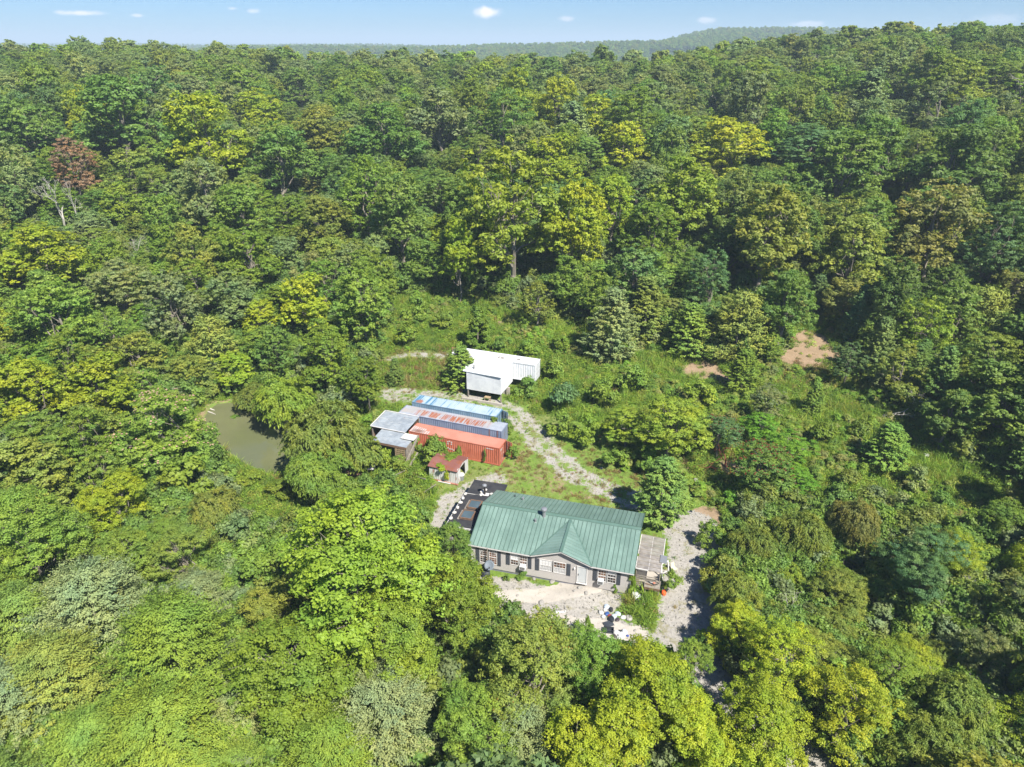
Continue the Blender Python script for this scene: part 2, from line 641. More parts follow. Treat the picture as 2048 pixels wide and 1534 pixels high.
# ---------------------------------------------------------------- ground sheet
CLEAR_PX = [(775, 700), (782, 640), (800, 600), (870, 590), (960, 605), (1060, 650), (1170, 645), (1190, 700), (1330, 700), (1400, 728), (1540, 730),
            (1590, 700), (1605, 640), (1660, 650), (1690, 700), (1720, 760), (1800, 850), (1900, 930), (2040, 990), (2048, 1060),
            (1900, 1060), (1760, 1000), (1620, 1000), (1480, 1000), (1440, 1060), (1405, 1120), (1400, 1200), (1395, 1290), (1330, 1320), (1290, 1315), (1190, 1310), (1090, 1262),
            (1030, 1235), (935, 1190), (930, 1140), (880, 1100), (860, 1020), (790, 985), (700, 965), (655, 1005), (620, 1060), (520, 1060), (480, 1000), (470, 940), (420, 900), (392, 850),
            (410, 812), (470, 800), (560, 850), (700, 880), (745, 800), (765, 730)]
CLEAR = [at(u, v) for u, v in CLEAR_PX]
P_ = lambda pts: [at(u, v) for u, v in pts]
DRIVE = P_([(1640, 1600), (1585, 1515), (1490, 1450), (1405, 1385), (1375, 1290), (1385, 1190), (1392, 1110), (1380, 1050), (1330, 1018), (1240, 992), (1160, 955), (1100, 905), (1055, 852), (1020, 822), (960, 803), (860, 796), (780, 790)])
LOOP = P_([(782, 718), (830, 709), (885, 712)])
SIDE = P_([(985, 962), (905, 1000), (885, 1040)])
APRON = P_([(925, 1150), (1050, 1165), (1130, 1190), (1170, 1165), (1215, 1172), (1245, 1200), (1205, 1232), (1290, 1262), (1300, 1300), (1200, 1310), (1050, 1275), (975, 1245), (925, 1190)])
SLAB1 = P_([(930, 1172), (1000, 1184), (1080, 1178), (1135, 1166), (1165, 1160), (1212, 1166), (1200, 1188), (1160, 1200), (1080, 1204), (1010, 1202), (935, 1190)])
SLAB2 = P_([(1000, 1222), (1100, 1230), (1200, 1240), (1292, 1260), (1290, 1290), (1200, 1288), (1130, 1275), (1030, 1250)])
DRY = P_([(1030, 905), (1080, 895), (1130, 915), (1280, 985), (1280, 1008), (1180, 1000), (1100, 985), (1010, 962)])
BARE = [(at(1600, 712), 4.6), (at(1618, 680), 4.0), (at(1645, 705), 3.6), (at(1405, 742), 3.6), (at(1440, 757), 2.6), (at(575, 1043), .9), (at(600, 1040), .7), (at(1470, 935), 2), (at(1000, 648), 1.5), (at(872, 600), 1.0), (at(1985, 1150), 3.0), (at(1900, 1180), 2.2), (at(1415, 1030), 2.0)]


def grid_axis(a, b, fine, grow, lo, hi):
    xs = list(np.arange(a, b + 1e-6, fine))
    st, x = fine, b
    while x < hi:
        st *= grow; x += st; xs.append(x)
    st, x = fine, a
    pre = []
    while x > lo:
        st *= grow; x -= st; pre.append(x)
    return np.array(pre[::-1] + xs)


gx = grid_axis(-62, 74, .5, 1.06, -30000, 30000)
gy = grid_axis(30, 126, .5, 1.05, -600, 45000)
GX, GY = np.meshgrid(gx, gy)
GZ = ground_h(GX, GY)
nx, ny = len(gx), len(gy)
me = bpy.data.meshes.new('ground')
verts = np.stack([GX.ravel(), GY.ravel(), GZ.ravel()], 1)
ii = np.arange(nx * ny).reshape(ny, nx)
faces = np.stack([ii[:-1, :-1].ravel(), ii[:-1, 1:].ravel(), ii[1:, 1:].ravel(), ii[1:, :-1].ravel()], 1)
me.vertices.add(len(verts)); me.vertices.foreach_set('co', verts.ravel())
me.loops.add(faces.size); me.loops.foreach_set('vertex_index', faces.ravel())
me.polygons.add(len(faces))
me.polygons.foreach_set('loop_start', np.arange(0, faces.size, 4))
me.polygons.foreach_set('use_smooth', np.ones(len(faces), bool))
me.update(calc_edges=True)


def masks(x, y):
    """share of gravel, bare or dry ground, concrete, woodland floor"""
    x = np.asarray(x, float); y = np.asarray(y, float)
    gr = 1 - sstep((line_d(x, y, DRIVE[:8]) - 2.2) / 1.6)
    dl = line_d(x, y, DRIVE[7:])
    gr = np.maximum(gr, .66 * (1 - sstep((dl - .8) / 2.3)) * (1 - .45 * np.exp(-(dl / .45) ** 2)))
    gr = np.maximum(gr, .62 * (1 - sstep((line_d(x, y, LOOP) - .3) / 1.8)))
    gr = np.maximum(gr, .75 * (1 - sstep((line_d(x, y, SIDE) - .8) / 1.8)))
    gr = np.maximum(gr, 1 - sstep((poly_sd(x, y, APRON) + .3) / 1.2))
    dr = .85 * (1 - sstep((poly_sd(x, y, DRY) + .5) / 2.0))
    dr = np.maximum(dr, .8 * (1 - sstep((line_d(x, y, DRIVE[7:]) - 1.0) / 3.0)))
    ba = np.zeros_like(x)
    for (c, r_) in BARE:
        ba = np.maximum(ba, 1 - sstep((np.hypot(x - c[0], y - c[1]) - r_ * .5) / (r_ * .9)))
    ba = np.maximum(ba, .55 * (1 - sstep((np.abs(poly_sd(x, y, POND) - .3) - .2) / .6)))
    co = 1 - sstep((np.minimum(poly_sd(x, y, SLAB1), poly_sd(x, y, SLAB2)) + .15) / .5)
    fo = sstep((poly_sd(x, y, CLEAR) - .5) / 4)
    return gr, np.maximum(dr * .42, ba), co, fo


small = (np.abs(GX) < 200) & (GY < 300) & (GY > 0)
cm = np.zeros((nx * ny, 4), np.float32)
cm[:, 3] = 1
idx = np.nonzero(small.ravel())[0]
mk = masks(verts[idx, 0], verts[idx, 1])
for k in range(4): cm[idx, k] = mk[k]
fo_all = cm[:, 3].copy()
at_ = me.attributes.new('cover', 'FLOAT_COLOR', 'POINT')
at_.data.foreach_set('color', cm.ravel())
at2 = me.attributes.new('woodland', 'FLOAT', 'POINT')
at2.data.foreach_set('value', fo_all)


def ground_mat():
    g = N('ground_cover')
    v = g.world()
    c = g.attr('cover'); w = g.attr('woodland')
    sep = g.n('SeparateColor'); g.t.links.new(c.outputs['Color'], sep.inputs[0])
    big = g.noise(v, .09, 4, .6)
    mid = g.noise(v, .55, 5, .65)
    fin = g.noise(v, 3.5, 5, .7)
    grain = g.noise(v, 14, 3, .7)
    grass = g.mix(g.ramp(mid, .35, .65), (.14, .225, .035), (.20, .27, .055))
    grass = g.mix(g.ramp(big, .5, .65, 0, .6), grass, (.22, .20, .085))
    grass = g.mix(g.ramp(fin, .3, .7, 0, .5), grass, (.06, .10, .02))
    grav = g.mix(g.ramp(fin, .3, .7), (.36, .335, .30), (.24, .225, .20))
    grav = g.mix(g.ramp(grain, .45, .75, 0, .6), grav, (.55, .52, .48))
    grav = g.mix(g.ramp(g.noise(v, .8, 5, .7), .52, .66, 0, .75), grav, (.20, .185, .085))
    bare = g.mix(g.ramp(mid, .3, .7), (.33, .235, .155), (.26, .19, .12))
    bare = g.mix(g.ramp(fin, .45, .7, 0, .5), bare, (.20, .13, .07))
    conc = g.mix(g.ramp(mid, .3, .7), (.47, .43, .375), (.39, .355, .31))
    conc = g.mix(g.ramp(g.noise(v, 1.3, 5, .75), .56, .68, 0, .55), conc, (.28, .25, .19))
    wood = g.mix(fin, (.035, .05, .014), (.075, .085, .03))
    far = g.mix(g.ramp(g.noise(v, .004, 4, .6), .5, .58), (.035, .06, .02), (.16, .18, .07))
    farn = g.mix(g.ramp(g.noise(v, .03, 3, .7), .3, .7), (.03, .055, .018), (.06, .09, .03))
    far = g.mix(.75, far, farn)
    n1 = g.math('MULTIPLY', g.math('SUBTRACT', fin, .5), 1.5)
    n2 = g.math('MULTIPLY', g.math('SUBTRACT', mid, .5), 1.6)
    nn = g.math('ADD', n1, n2)
    gm = g.ramp(g.math('ADD', sep.outputs[0], nn), .38, .62)
    bm = g.ramp(g.math('ADD', sep.outputs[1], nn), .38, .62)
    cmk = g.ramp(g.math('ADD', sep.outputs[2], g.math('MULTIPLY', nn, .5)), .4, .55)
    wm = g.ramp(g.math('ADD', w.outputs['Fac'], g.math('MULTIPLY', nn, .6)), .3, .7)
    sx = g.n('SeparateXYZ'); g.t.links.new(v, sx.inputs[0])
    k = g.mix(wm, grass, wood)
    k = g.mix(bm, k, bare)
    k = g.mix(gm, k, grav)
    k = g.mix(cmk, k, conc)
    k = g.mix(g.ramp(sx.outputs[1], 600, 900), k, far)
    hb = g.math('ADD', fin, g.math('MULTIPLY', grain, .5))
    g.bump(hb, .6, .12)
    return g.fin(k, .92, .12)


M['ground'] = ground_mat()
me.materials.append(M['ground'])
ground = bpy.data.objects.new('ground', me)
link(ground); tag(ground, kind='structure')


def water_obj(name, P, z, m, label):
    c = np.mean([p[:2] for p in P], 0)
    mb = MB()
    # edge runs a little under the bank
    mb.face([(c[0] + (p[0] - c[0]) * 1.12, c[1] + (p[1] - c[1]) * 1.12, z) for p in P])
    o = mb.build(name, m)
    if o.data.polygons[0].normal.z < 0: o.data.flip_normals()
    tag(o, kind='structure')
    return o


water_obj('pond_water', POND, ZPOND, M['pond_water'], '')
water_obj('creek_water', CREEK, ZCREEK, M['creek_water'], '')

# clear air that thins the distance
hz = N('haze_air')
hz.t.nodes.remove(hz.b)
pv = hz.n('VolumePrincipled')
pv.inputs['Color'].default_value = (.70, .87, 1.0, 1)
pv.inputs['Density'].default_value = 0.00025
pv.inputs['Anisotropy'].default_value = 0.0
hz.t.links.new(pv.outputs[0], hz.out.inputs['Volume'])
HZ_ON = True
if HZ_ON:
    hb = MB().box(-31000, 31000, -700, 46000, -40, 150).build('haze', hz.m)
    tag(hb, kind='stuff')

# ---------------------------------------------------------------- buildings
def frame(px, z, ang, local=(0, 0)):
    """world location of a local origin such that local point sits under picture point at height z"""
    p = at(*px, z)
    a = R(ang)
    return (p[0] - local[0] * cos(a) + local[1] * sin(a), p[1] - local[0] * sin(a) - local[1] * cos(a), 0.0)


HA = math.atan2(-.2681, .9634)
house = empty('house', (-4.5, 59.45, 0), HA, 'long light grey clapboard house under a green ribbed metal roof with a small front gable', 'house')
RL, RD, ZE, ZR, RB = 17.1, 10.4, 2.92, 4.70, 5.15
SL = (ZR - ZE) / RB
# walls
mb = MB()
def courses(mb, x0, x1, y, z0, z1, d=-1, step=.13):
    z = z0
    while z < z1 - 1e-3:
        zt = min(z + step, z1)
        mb.face([(x0, y + d * .018, z), (x1, y + d * .018, z), (x1, y + d * .002, zt), (x0, y + d * .002, zt)])
        mb.face([(x0, y + d * .002, z), (x1, y + d * .002, z), (x1, y + d * .018, z), (x0, y + d * .018, z)])
        z = zt
# openings in the front wall: (x0,x1,z0,z1)
OPEN = [(1.08, 2.98, .66, 2.5), (4.42, 6.24, 1.08, 2.5), (7.52, 10.28, 1.06, 2.5), (11.42, 12.5, .42, 2.5), (13.55, 15.4, 1.05, 2.5)]
fx = .2
for (a, b, z0, z1) in OPEN:
    courses(mb, fx, a, .3, .1, 2.86)
    courses(mb, a, b, .3, .1, z0)
    courses(mb, a, b, .3, z1, 2.86)
    fx = b
courses(mb, fx, 16.8, .3, .1, 2.86)
# gable triangle above the eave, courses shortened
PK = (9.78, 4.08); GL, GR = 6.62, 12.95
z = 2.86
while z < PK[1] - .12:
    zt = z + .13
    t = (z - 2.9) / (PK[1] - 2.9)
    t = max(0, t + .03)
    xa, xb = GL + (PK[0] - GL) * t + .1, GR + (PK[0] - GR) * t - .1
    mb.face([(xa, .282, z), (xb, .282, z), (xb, .298, zt), (xa, .298, zt)])
    mb.face([(xa, .298, z), (xb, .298, z), (xb, .282, z), (xa, .282, z)])
    z = zt
mb.build('siding', M['siding'], house)['kind'] = 'stuff'
mb = MB()
for (x, s) in ((.2, -1), (16.8, 1)):
    mb.face([(x, .3, .1), (x, 10.1, .1), (x, 10.1, 2.9), (x, .3, 2.9)])
    mb.face([(x, .3, 2.9), (x, RB, 2.9 + (RB - .3) * SL - .05), (x, 10.1, 2.9)])
mb.face([(.2, 10.1, .1), (16.8, 10.1, .1), (16.8, 10.1, 2.9), (.2, 10.1, 2.9)])
mb.build('wall', M['siding'], house)
mb = MB().box(.25, 16.75, .36, 10.05, -1.2, .11)
mb.build('skirting', M['skirting'], house)
for x in (.14, 16.74): MB().box(x, x + .12, .24, .36, -.05, 2.88).build('corner_trim', M['white_trim'], house)
# dark room behind the openings
MB().box(.4, 16.6, .62, .7, .1, 2.85).build('inner_wall', M['brown_wood'], house)


def window(x0, x1, z0, z1, cols, rows, arch=None, cur=0.0, blind=0.0, nm='window'):
    w = MB()
    t = .06
    for q in ((x0, x0 + t, z0, z1), (x1 - t, x1, z0, z1), (x0 + t, x1 - t, z0, z0 + t), (x0 + t, x1 - t, z1 - t, z1), (x0 + t, x1 - t, (z0 + z1) / 2 - .03, (z0 + z1) / 2 + .03)):
        w.box(q[0], q[1], .245, .315, q[2], q[3])
    if arch:
        # white spandrel that rounds off one upper corner
        r_ = (x1 - x0) - 2 * t
        cx, cz = (x1 - t, z1 - t - r_) if arch == 'L' else (x0 + t, z1 - t - r_)
        for k in range(6):
            a0, a1 = pi / 2 * k / 6, pi / 2 * (k + 1) / 6
            s = -1 if arch == 'L' else 1
            p0 = (cx + s * r_ * cos(a0), cz + r_ * sin(a0)); p1 = (cx + s * r_ * cos(a1), cz + r_ * sin(a1))
            ox = cx + s * r_
            w.face([(p0[0], .25, p0[1]), (p1[0], .25, p1[1]), (p1[0], .25, cz + r_), (ox, .25, cz + r_), (ox, .25, p0[1])])
    f = w.build('window', M['white_trim'], house)
    g_ = MB()
    for i in range(1, cols):
        x = x0 + t + (x1 - x0 - 2 * t) * i / cols
        g_.box(x - .012, x + .012, .262, .283, z0 + t, z1 - t)
    for j in range(1, rows):
        z_ = z0 + t + (z1 - z0 - 2 * t) * j / rows
        g_.box(x0 + t, x1 - t, .264, .281, z_ - .012, z_ + .012)
    g_.build('glazing_bars', M['white_trim'], f)
    p = MB().face([(x0 + t, .29, z0 + t), (x1 - t, .29, z0 + t), (x1 - t, .29, z1 - t), (x0 + t, .29, z1 - t)])
    p.build('pane', M['glass'], f)
    if cur:
        h = z0 + t + (z1 - z0 - 2 * t) * cur
        MB().face([(x0 + t, .286, z0 + t), (x1 - t, .286, z0 + t), (x1 - t, .286, h), (x0 + t, .286, h)]).build('curtain', M['curtain'], f)
    if blind:
        h = z1 - t - (z1 - z0 - 2 * t) * blind
        MB().face([(x0 + t, .284, h), (x1 - t, .284, h), (x1 - t, .284, z1 - t), (x0 + t, .284, z1 - t)]).build('blind', M['blind'], f)
    return f


window(1.08, 1.98, .66, 2.5, 3, 6, 'L')
window(2.08, 2.98, .66, 2.5, 3, 6, 'R')
window(4.42, 5.3, 1.08, 2.5, 3, 4, blind=.55)
window(5.4, 6.24, 1.08, 2.5, 3, 4)
window(7.52, 8.85, 1.06, 2.5, 4, 4, cur=.52, blind=.46)
w = window(8.98, 10.28, 1.06, 2.5, 4, 4, cur=.45)
window(13.55, 14.42, 1.05, 2.5, 3, 4)
window(14.5, 15.4, 1.05, 2.5, 3, 4, blind=.22)
for x0, x1, z0 in ((.66, 1.02, .62), (3.03, 3.39, .62), (3.96, 4.34, 1.02), (6.3, 6.68, 1.0), (7.08, 7.46, .98), (10.36, 10.76, 1.02), (13.07, 13.47, 1.02), (15.46, 15.84, 1.02)):
    s = MB()
    s.box(x0, x1, .235, .283, z0, 2.5)
    for k in range(9):
        zz = z0 + .12 + k * (2.5 - z0 - .24) / 9
        s.box(x0 + .05, x1 - .05, .222, .235, zz, zz + .05)
    s.build('shutter', M['shutter'], house)
d = MB().box(11.52, 12.4, .27, .31, .46, 2.38)
door = d.build('door', M['door_white'], house)
f_ = MB()
for k in range(5): f_.box(11.6 + k * .16, 11.6 + k * .16 + .02, .262, .27, .6, 2.3)
f_.build('door_moulding', M['white_trim'], door)
MB().box(11.56, 11.62, .22, .27, 1.3, 1.5).build('handle', M['dark_metal'], door)
f_ = MB().box(11.42, 11.52, .22, .32, .42, 2.5).box(12.4, 12.5, .22, .32, .42, 2.5).box(11.52, 12.4, .22, .32, 2.38, 2.5).box(11.42, 12.5, .1, .22, .36, .42)
f_.build('door_frame', M['white_trim'], house)
MB().lathe([(.03, -.14), (.08, -.08), (.09, .08), (.04, .14)], 8, (11.16, .2, 2.1)).build('wall_lamp', M['white_trim'], house)
for x0, x1, z0, z1 in ((5.5, 6.12, .98, 1.42), (13.62, 14.2, .98, 1.42)):
    a = MB().box(x0, x1, -.18, .28, z0, z1).build('air_conditioner', M['white_paint'], house)
    gk = MB()
    for k in range(5): gk.box(x0 + .05, x1 - .05, -.195, -.18, z0 + .06 + k * .07, z0 + .09 + k * .07)
    gk.build('grille', M['dark_metal'], a)
for x in (2.02,):
    MB().tube([(x, -.02, -.4), (x, -.02, 2.9)], .05, 6).build('downpipe', M['weathered_wood'], house)
# roof panels: one standing-seam panel mesh per slope, shared
NP = 37
pw = RL / NP
M['seam'] = worn('seam', (.095, .16, .13), None, .6, .3, 0, 2)  # darker green that paints the ribs' shade lines into the panel colour
def panel_mesh(name, length, m, y0=0.0):
    b = MB()
    L_ = length
    b.box(0, pw, y0, L_, 0, .02)
    b.hexa([(-.03, y0, .022), (.03, y0, .022), (.03, L_, .022), (-.03, L_, .022), (-.016, y0, .075), (.016, y0, .075), (.016, L_, .075), (-.016, L_, .075)])
    b.box(pw / 3 - .012, pw / 3 + .012, y0, L_, .021, .034).box(2 * pw / 3 - .012, 2 * pw / 3 + .012, y0, L_, .021, .034)
    b.box(.034, .046, y0, L_, .0205, .0235)  # flat strip standing in for the shadow line beside the rib
    me = b.mesh(name, m)
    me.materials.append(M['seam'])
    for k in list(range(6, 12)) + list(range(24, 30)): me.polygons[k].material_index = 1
    return me
Lf = math.hypot(RB, ZR - ZE); Lb = math.hypot(RD - RB, (RD - RB) * SL)
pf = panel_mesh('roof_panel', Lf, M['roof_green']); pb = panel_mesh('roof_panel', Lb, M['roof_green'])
ta = math.atan(SL)
for i in range(NP):
    xa, xb = i * pw, (i + 1) * pw
    cut = 0.0
    if xb > GL and xa < GR:
        ye = lambda x: max(0.0, min(4.78 * (x - GL) / (9.78 - GL), 4.78 * (GR - x) / (GR - 9.78)))
        cut = min(ye(xa), ye(xb))
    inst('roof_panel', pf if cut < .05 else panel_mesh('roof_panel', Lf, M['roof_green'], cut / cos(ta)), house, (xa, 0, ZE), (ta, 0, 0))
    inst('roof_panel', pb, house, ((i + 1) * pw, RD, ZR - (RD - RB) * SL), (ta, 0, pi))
b = MB()
b.hexa([(-.06, RB - .28, ZR - .28 * SL + .05), (RL + .06, RB - .28, ZR - .28 * SL + .05), (RL + .06, RB, ZR + .05), (-.06, RB, ZR + .05),
        (-.06, RB - .28, ZR - .28 * SL + .08), (RL + .06, RB - .28, ZR - .28 * SL + .08), (RL + .06, RB, ZR + .10), (-.06, RB, ZR + .10)])
b.hexa([(-.06, RB, ZR + .05), (RL + .06, RB, ZR + .05), (RL + .06, RB + .28, ZR - .28 * SL + .05), (-.06, RB + .28, ZR - .28 * SL + .05),
        (-.06, RB, ZR + .10), (RL + .06, RB, ZR + .10), (RL + .06, RB + .28, ZR - .28 * SL + .08), (-.06, RB + .28, ZR - .28 * SL + .08)])
b.build('ridge_cap', M['roof_cap'], house)
zb = ZR - (RD - RB) * SL
for x0, x1 in ((-.05, -.001), (RL + .001, RL + .05)):
    b = MB()
    b.hexa([(x0, 0, ZE - .12), (x1, 0, ZE - .12), (x1, RB, ZR - .12), (x0, RB, ZR - .12), (x0, 0, ZE + .05), (x1, 0, ZE + .05), (x1, RB, ZR + .05), (x0, RB, ZR + .05)])
    b.hexa([(x0, RB, ZR - .12), (x1, RB, ZR - .12), (x1, RD, zb - .12), (x0, RD, zb - .12), (x0, RB, ZR + .05), (x1, RB, ZR + .05), (x1, RD, zb + .05), (x0, RD, zb + .05)])
    b.build('gable_trim', M['roof_cap'], house)
b = MB().box(-.05, GL, -.03, -.003, ZE - .14, ZE - .01).box(GR, RL + .05, -.03, -.003, ZE - .14, ZE - .01)
b.box(-.02, GL, 0.0, .28, ZE - .1, ZE - .06).box(GR, RL + .02, 0.0, .28, ZE - .1, ZE - .06)
b.bar((GL - .02, -.045, ZE - .06), (PK[0], -.045, PK[1] - .04), .05, .14).bar((PK[0], -.045, PK[1] - .04), (GR + .02, -.045, ZE - .06), .05, .14)
b.build('fascia', M['white_trim'], house)
# front gable roof: two planes cut into strips running down the slope
AP = (9.78, 4.78, ZE + 4.78 * SL + .03)
P0, PL_, PR_ = (PK[0], -.09, PK[1] + .03), (GL, -.09, ZE + .04), (GR, -.09, ZE + .04)
def lerp(a, b_, t): return tuple(a[k] + (b_[k] - a[k]) * t for k in range(3))
for side in (PL_, PR_):
    n_ = 12
    for i in range(n_):
        t0, t1 = i / n_, (i + 1) / n_
        r0, r1 = lerp(P0, AP, t0), lerp(P0, AP, t1)
        e0, e1 = lerp(side, AP, t0), lerp(side, AP, t1)
        q = MB()
        up = lambda p, h: (p[0], p[1], p[2] + h)
        pts = [e0, r0, r1, e1] if side is PL_ else [r0, e0, e1, r1]
        if i == n_ - 1:
            q.face([up(p, .03) for p in pts[:2]] + [up(AP, .03)])
        else:
            q.hexa([up(p, -.01) for p in pts] + [up(p, .03) for p in pts])
        q.bar(up(r0, .05), up(e0, .05), .03, .03)
        q.build('gable_panel', M['roof_green'], house)
q = MB().bar((P0[0], P0[1], P0[2] + .06), (AP[0], AP[1], AP[2] + .05), .3, .05)
q.build('gable_ridge_cap', M['roof_cap'], house)
q = MB().bar((GL, -.09, ZE + .07), (AP[0], AP[1], AP[2] + .03), .16, .04).bar((GR, -.09, ZE + .07), (AP[0], AP[1], AP[2] + .03), .16, .04)
q.build('valley_flashing', M['roof_cap'], house)
# things through the roof
def slopez(b_): return ZE + SL * b_ if b_ < RB else ZR - SL * (b_ - RB)
zc = slopez(4.7)
c = MB().lathe([(.26, -.15), (.2, .0), (.19, .12), (.17, .75)], 14, (6.9, 4.7, zc)).build('chimney', M['galvanised'], house, smooth=False)
MB().lathe([(.2, .75), (.33, .8), (.33, .96), (.3, 1.02), (.12, 1.08)], 14, (6.9, 4.7, zc)).build('chimney_cap', M['galvanised'], c)
for (a_, b_, r_, h_, m_) in ((6.17, 3.89, .11, .26, 'galvanised'), (3.66, 8.24, .12, .28, 'galvanised'), (2.55, 8.9, .06, .2, 'black_plastic'), (12.5, 9.6, .06, .22, 'black_plastic')):
    z_ = slopez(b_)
    v_ = MB().lathe([(r_ * 1.5, -.06), (r_, .02), (r_, h_), (r_ * 1.25, h_ + .01), (r_ * 1.1, h_ + .09)], 10, (a_, b_, z_)).build('roof_vent', M[m_], house)

# black flat-roofed lean-to at the left gable
lean = empty('annex', (-4.5, 59.45, 0), HA, 'low annex with a black flat roof and two skylights against the left gable', 'annex')
q = MB().hexa([(-3.6, 2.9, 2.5), (.12, 2.9, 2.62), (.12, 9.2, 2.62), (-3.6, 9.2, 2.5), (-3.6, 2.9, 2.62), (.12, 2.9, 2.74), (.12, 9.2, 2.74), (-3.6, 9.2, 2.62)])
q.build('roof', M['black_roof'], lean)
q = MB().box(-3.45, .15, 9.24, 12.3, 2.42, 2.56).box(.15, .7, 10.5, 12.3, 2.42, 2.56)
q.build('rear_roof', M['black_roof'], lean)
q = MB().box(-3.4, .1, 3.1, 3.2, -.5, 2.5).box(-3.4, -3.3, 3.2, 12.0, -.5, 2.4).box(-3.3, .1, 11.9, 12.0, -.5, 2.4)
q.build('wall', M['siding'], lean)
q = MB().box(-3.66, .12, 2.82, 2.88, 2.44, 2.66).box(-3.68, -3.62, 2.82, 9.2, 2.44, 2.6)
q.build('fascia', M['white_trim'], lean)
q = MB().box(-3.45, .1, 9.16, 9.235, 2.56, 2.66)
q.build('joint_strip', M['sandbag'], lean)
for (x0, y0) in ((-2.55, 4.25), (-2.4, 6.3)):
    s = MB()
    X1, Y1 = x0 + 1.45, y0 + 1.55
    s.box(x0, X1, y0, y0 + .1, 2.66, 2.9).box(x0, X1, Y1 - .1, Y1, 2.66, 2.9).box(x0, x0 + .1, y0 + .1, Y1 - .1, 2.66, 2.9).box(X1 - .12, X1, y0 + .1, Y1 - .1, 2.66, 2.95)
    sk = s.build('skylight', M['brown_wood'], lean)
    MB().hexa([(x0 + .1, y0 + .1, 2.8), (X1 - .12, y0 + .1, 2.84), (X1 - .12, Y1 - .1, 2.84), (x0 + .1, Y1 - .1, 2.8), (x0 + .1, y0 + .1, 2.83), (X1 - .12, y0 + .1, 2.87), (X1 - .12, Y1 - .1, 2.87), (x0 + .1, Y1 - .1, 2.83)]).build('pane', M['skylight_glass'], sk)
    MB().box(x0 - .25, x0 - .02, y0 - .1, Y1 + .1, 2.66, 2.685).build('flashing', M['weathered_wood'], lean)
c = MB().tube([(-1.3, 9.6, 2.55), (-1.3, 9.6, 3.75)], .12, 10).build('stove_pipe', M['dark_metal'], lean)
MB().lathe([(.13, 3.7), (.28, 3.78), (.26, 3.92), (.08, 4.02)], 12, (-1.3, 9.6, 0)).build('pipe_cap', M['galvanised'], c)
MB().box(-1.75, -.8, 9.3, 9.9, 2.563, 2.62).build('pipe_collar', M['white_trim'], lean)


def loc2w(o, p):
    a = o.rotation_euler.z
    return (o.location.x + p[0] * cos(a) - p[1] * sin(a), o.location.y + p[0] * sin(a) + p[1] * cos(a), p[2])


def bag(name, sx, sy, sz, m, seed):
    r_ = random.Random(seed)
    b_ = MB()
    n1, n2 = 6, 9
    prof = []
    for i in range(n1 + 1):
        t = pi * i / n1
        prof.append((max(.02, sin(t) ** .7), -cos(t)))
    b_.lathe(prof, n2)
    b_.v = [(x * sx * r_.uniform(.82, 1.15), y * sy * r_.uniform(.82, 1.15), z * sz * r_.uniform(.85, 1.1)) for x, y, z in b_.v]
    me_ = b_.mesh(name, m)
    return me_


bagm = [bag('sandbag', .26, .2, .13, M['sandbag'], s) for s in range(3)]
SB = [((-3.45, 4.0), 'front corner of the annex roof'), ((-3.42, 5.1), ''), ((-3.42, 6.1), ''), ((-3.42, 7.1), ''), ((-3.42, 8.0), ''), ((-3.42, 8.9), '')]
for i, ((a_, b_), t) in enumerate(SB):
    o = inst('sandbag', bagm[i % 3], None, loc2w(lean, (a_, b_, 2.76)), (0, 0, random.uniform(0, 3)))
    tag(o, ['white sandbag nearest the camera on the left edge of the black roof', 'second white sandbag from the near end of the black roof edge', 'third white sandbag from the near end of the black roof edge', 'third white sandbag from the far end of the black roof edge', 'white sandbag next to the last on the black roof edge', 'white sandbag at the step between the two black roof levels'][i], 'sandbag', 'sandbags along the left edge of the black roof')
for i, (a_, b_) in enumerate([(-1.72, 9.9), (-1.66, 9.3), (-.5, 9.75), (-.15, 9.6), (-1.5, 10.4)]):
    o = inst('sandbag', bagm[i % 3], None, loc2w(lean, (a_, b_, 2.68)), (0, 0, random.uniform(0, 3)))
    tag(o, ['pale sandbag just left of the stove pipe', 'pale sandbag in front of the stove pipe', 'pale sandbag right of the stove pipe', 'pale sandbag between the stove pipe and the green roof', 'pale sandbag behind the stove pipe'][i], 'sandbag', 'sandbags round the stove pipe')

# ------------------------------------------------ shipping containers
CA = R(-20.5)
CW, CH = 2.44, 2.6


def corr_wall(x0, x1, y, z0, z1, pitch=.28, dep=.05, axis='x', out=-1):
    """trapezoid corrugated sheet"""
    b_ = MB()
    n_ = max(1, int(round((x1 - x0) / pitch)))
    p = (x1 - x0) / n_
    prof = []
    for i in range(n_):
        s = x0 + i * p
        prof += [(s, 0), (s + .30 * p, 0), (s + .5 * p, dep), (s + .8 * p, dep)]
    prof.append((x1, 0))
    for (a_, da), (c_, dc) in zip(prof[:-1], prof[1:]):
        if axis == 'x':
            b_.face([(a_, y - out * da, z0), (c_, y - out * dc, z0), (c_, y - out * dc, z1), (a_, y - out * da, z1)])
        else:
            b_.face([(y - out * da, a_, z0), (y - out * dc, c_, z0), (y - out * dc, c_, z1), (y - out * da, a_, z1)])
    return b_


